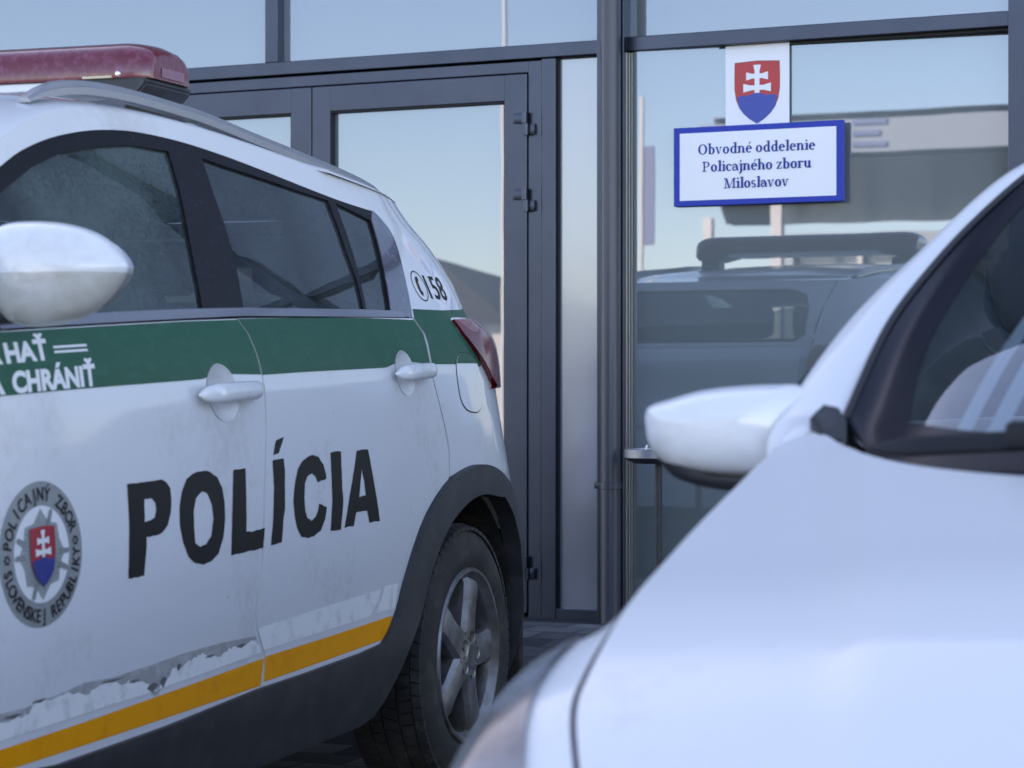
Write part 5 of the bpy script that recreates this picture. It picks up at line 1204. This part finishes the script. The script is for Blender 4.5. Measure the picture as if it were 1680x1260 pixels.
def glasshouse(sg):
    P = []
    for r in [.12+.1*k for k in range(27)]:
        zt = float(np.interp(r, [.12, .5, .9, 1.25, 2.0, 2.83], [1.05, 1.24, 1.42, 1.46, 1.45, 1.34])); qt = float(np.interp(r, [.12, .5, .9, 1.25, 2.0, 2.83], [-.03, .07, .18, .235, .235, .28]))
        P += [(qt, r, zt), (float(flank(r))+.035, r, 1.0)]
    P = [(x if sg > 0 else 2*QC-x, y, z) for x, y, z in P]
    return P, [(2*i, 2*i+1, 2*i+3, 2*i+2) for i in range(26)]
for sg in (1, -1):
    V, Fc = glasshouse(sg); raw('side_window', V, Fc, M['cglass_dark'], hb)
    def fl_pt(i, j):
        r = .14+2.6*i; z = 1.0-.78*j; q = float(flank(r))+.03*(1-min(1, j*3))+.012*math.sin(j*7); return (q if sg > 0 else 2*QC-q, r, z)
    V, Fc = grid(40, 14, fl_pt); raw('body_side', V, Fc, M['paint2'], hb)
raw('front_wing', [(2*QC-x, y, z) for x, y, z in grid(40, 24, wing_pt)[0]], [f[::-1] for f in grid(40, 24, wing_pt)[1]], M['paint2'], hb, 60)
def tail_pt(i, j):
    s = 2*i-1; return (QC+s*.86*(1-.1*j), 2.74+.10*(1-s*s)-.0*j, .25+.77*j)
V, Fc = grid(16, 8, tail_pt); raw('tailgate', V, Fc, M['paint2'], hb)
V, Fc = grid(10, 4, lambda i, j: (QC+(2*i-1)*(.80-.28*j), 2.78+.05*j, 1.02+.34*j)); raw('rear_window', V, Fc, M['cglass_dark'], hb)
# cowl, corner rubber, wiper
def cowl_pt(i, j):
    q = .03+(QC-.03)*i; r0 = float(rc(q))+.004; z0 = float(ze(r0))+float(crown(r0, q))-.028; r1 = float(wb(max(.0705, q)))+.02; z1 = float(wbz(max(.0705, q)))-.022
    return (q, r0+(r1-r0)*j-.01*0, z0+(z1-z0)*j)
V, Fc = grid(30, 4, cowl_pt); n = len(V); raw('cowl', V+[(2*QC-x, y, z) for x, y, z in V], [f[::-1] for f in Fc]+[tuple(n+i for i in f) for f in Fc], M['gasket'], hb, 60)
b = bmesh.new()
cor = [(.030, .020, 1.028), (.046, .032, 1.046), (.066, .048, 1.040), (.076, .045, 1.022), (.082, .005, .992), (.066, -.010, .992), (.050, .000, 1.004)]
lo_ = [b.verts.new((x, y-.006, z-.03)) for x, y, z in cor]; hi_ = [b.verts.new((x, y-.010, z)) for x, y, z in cor]
b.faces.new(hi_); b.faces.new(lo_[::-1])
for k in range(len(cor)): b.faces.new((lo_[k], lo_[(k+1) % len(cor)], hi_[(k+1) % len(cor)], hi_[k]))
bmesh.ops.recalc_face_normals(b, faces=b.faces[:]); bmesh.ops.bevel(b, geom=[e for e in b.edges if all(v in hi_ for v in e.verts)], offset=.005, segments=2, affect='EDGES'); obj('corner_rubber', b, M['black'], hb)
def wiper_pts(x0, x1):
    V = []; N = 24; K = 10
    for i in range(N+1):
        t = i/N; q = x0[0]+(x1[0]-x0[0])*t; r = x0[1]+(x1[1]-x0[1])*t+.02*t*(1-t); z = x0[2]+(x1[2]-x0[2])*t+.004*math.sin(math.pi*t); e = min(1, .25+i/2.5, .25+(N-i)/2.5)
        for dy, dz in ((.012, -.004), (.010, .006), (.003, .0125), (-.006, .010), (-.014, 0), (-.018, -.009), (-.017, -.013), (-.006, -.012), (.002, -.014), (.006, -.013)): V.append((q, r+dy*e, z+dz*e))
    return V, [(i*K+k, i*K+(k+1) % K, (i+1)*K+(k+1) % K, (i+1)*K+k) for i in range(N) for k in range(K)]+[tuple(range(K))[::-1], tuple(N*K+k for k in range(K))]
V, Fc = wiper_pts((.136, -.105, .985), (.74, -.235, 1.012)); wp = raw('wiper', V, Fc, M['wiper'], hb, 30)
b = bmesh.new(); tube(b, [(.345, -.215, 1.006), (.42, -.245, 1.016), (.62, -.30, .985), (.70, -.29, .955)], [.015, .015, .011, .016], 10); box(b, .325, .40, -.235, -.195, .988, 1.022, .008); obj('wiper_arm', b, M['wiper'], wp)
V, Fc = wiper_pts((.80, -.20, .985), (1.42, -.06, 1.0)); raw('wiper', V, Fc, M['wiper'], hb, 30)
# mirror
mk = [(-.233, 1.030), (-.233, 1.007), (-.229, .985), (-.212, .960), (-.182, .944), (-.117, .937), (-.05, .936), (.0, .945), (.015, .985), (.012, 1.040), (-.008, 1.066), (-.045, 1.068), (-.095, 1.066), (-.150, 1.060), (-.195, 1.048), (-.222, 1.034+.006)]
mr2 = pillow('wing_mirror', cat(mk, 6), .070, .060, M['dirtypaint'], hb, (0, .13, 0), (1, 0, 0), (0, 0, 1), (0, -1, 0))
und = [(-.220, .968), (-.205, .948), (-.183, .932), (-.130, .919), (-.065, .915), (0, .919), (.012, .936), (-.05, .937), (-.110, .939), (-.178, .948), (-.207, .962)]
pillow('mirror_underside', cat(und, 5), .052, .060, M['black'], mr2, (0, .133, 0), (1, 0, 0), (0, 0, 1), (0, -1, 0))
pillow('mirror_glass', [(-.11+(x+.11)*.88, 1.0+(z-1.0)*.86) for x, z in cat(mk, 6)], .002, .004, M['chrome'], mr2, (0, .192, 0), (1, 0, 0), (0, 0, 1), (0, -1, 0))
b = bmesh.new(); tube(b, [(-.03, .16, .955), (.02, .20, .97), (.03, .24, .985)], [.03, .03, .035], 12); obj('mirror_foot', b, M['black'], mr2)
# cabin behind the glass
b = bmesh.new(); box(b, .10, 1.46, .16, .62, .72, .955, .05); obj('dashboard', b, pbr('dark_dash', (.035, .037, .042), .6), hb)
for q in (.42, 1.14):
    b = bmesh.new(); box(b, q-.25, q+.25, 1.15, 1.32, .5, 1.16, .05); box(b, q-.13, q+.13, 1.2, 1.28, 1.18, 1.36, .04); obj('seat', b, M['seat'], hb)
b = bmesh.new(); V, Fc = lathe([(.165, -.014), (.179, 0), (.165, .014), (.151, 0), (.165, -.014)], 36, 'y'); vs = [b.verts.new((v[0]+1.13, .78+v[1]-v[2]*.35, 1.0+v[2])) for v in V]
for f in Fc: b.faces.new([vs[i] for i in f])
box(b, 1.10, 1.16, .70, .80, .97, 1.03, .01); obj('steering_wheel', b, M['black'], hb)
b = bmesh.new(); box(b, -.05, 1.6, -1.1, 2.7, .22, .34, .02); obj('floor_pan', b, M['dark'], hb)
# wheels
for (q, r) in ((-.015, -.45), (1.575, -.45), (-.015, 2.2), (1.575, 2.2)):
    c = w0.copy(); C.objects.link(c); c.parent = hb; c.location = (q, r, .33); c.scale = (.93, .93, .93); c.rotation_euler = (0, 0, R(90 if q < .5 else -90))
    for ch in (tyre, hub, dsk): k = ch.copy(); C.objects.link(k); k.parent = c
    c.data = w0.data
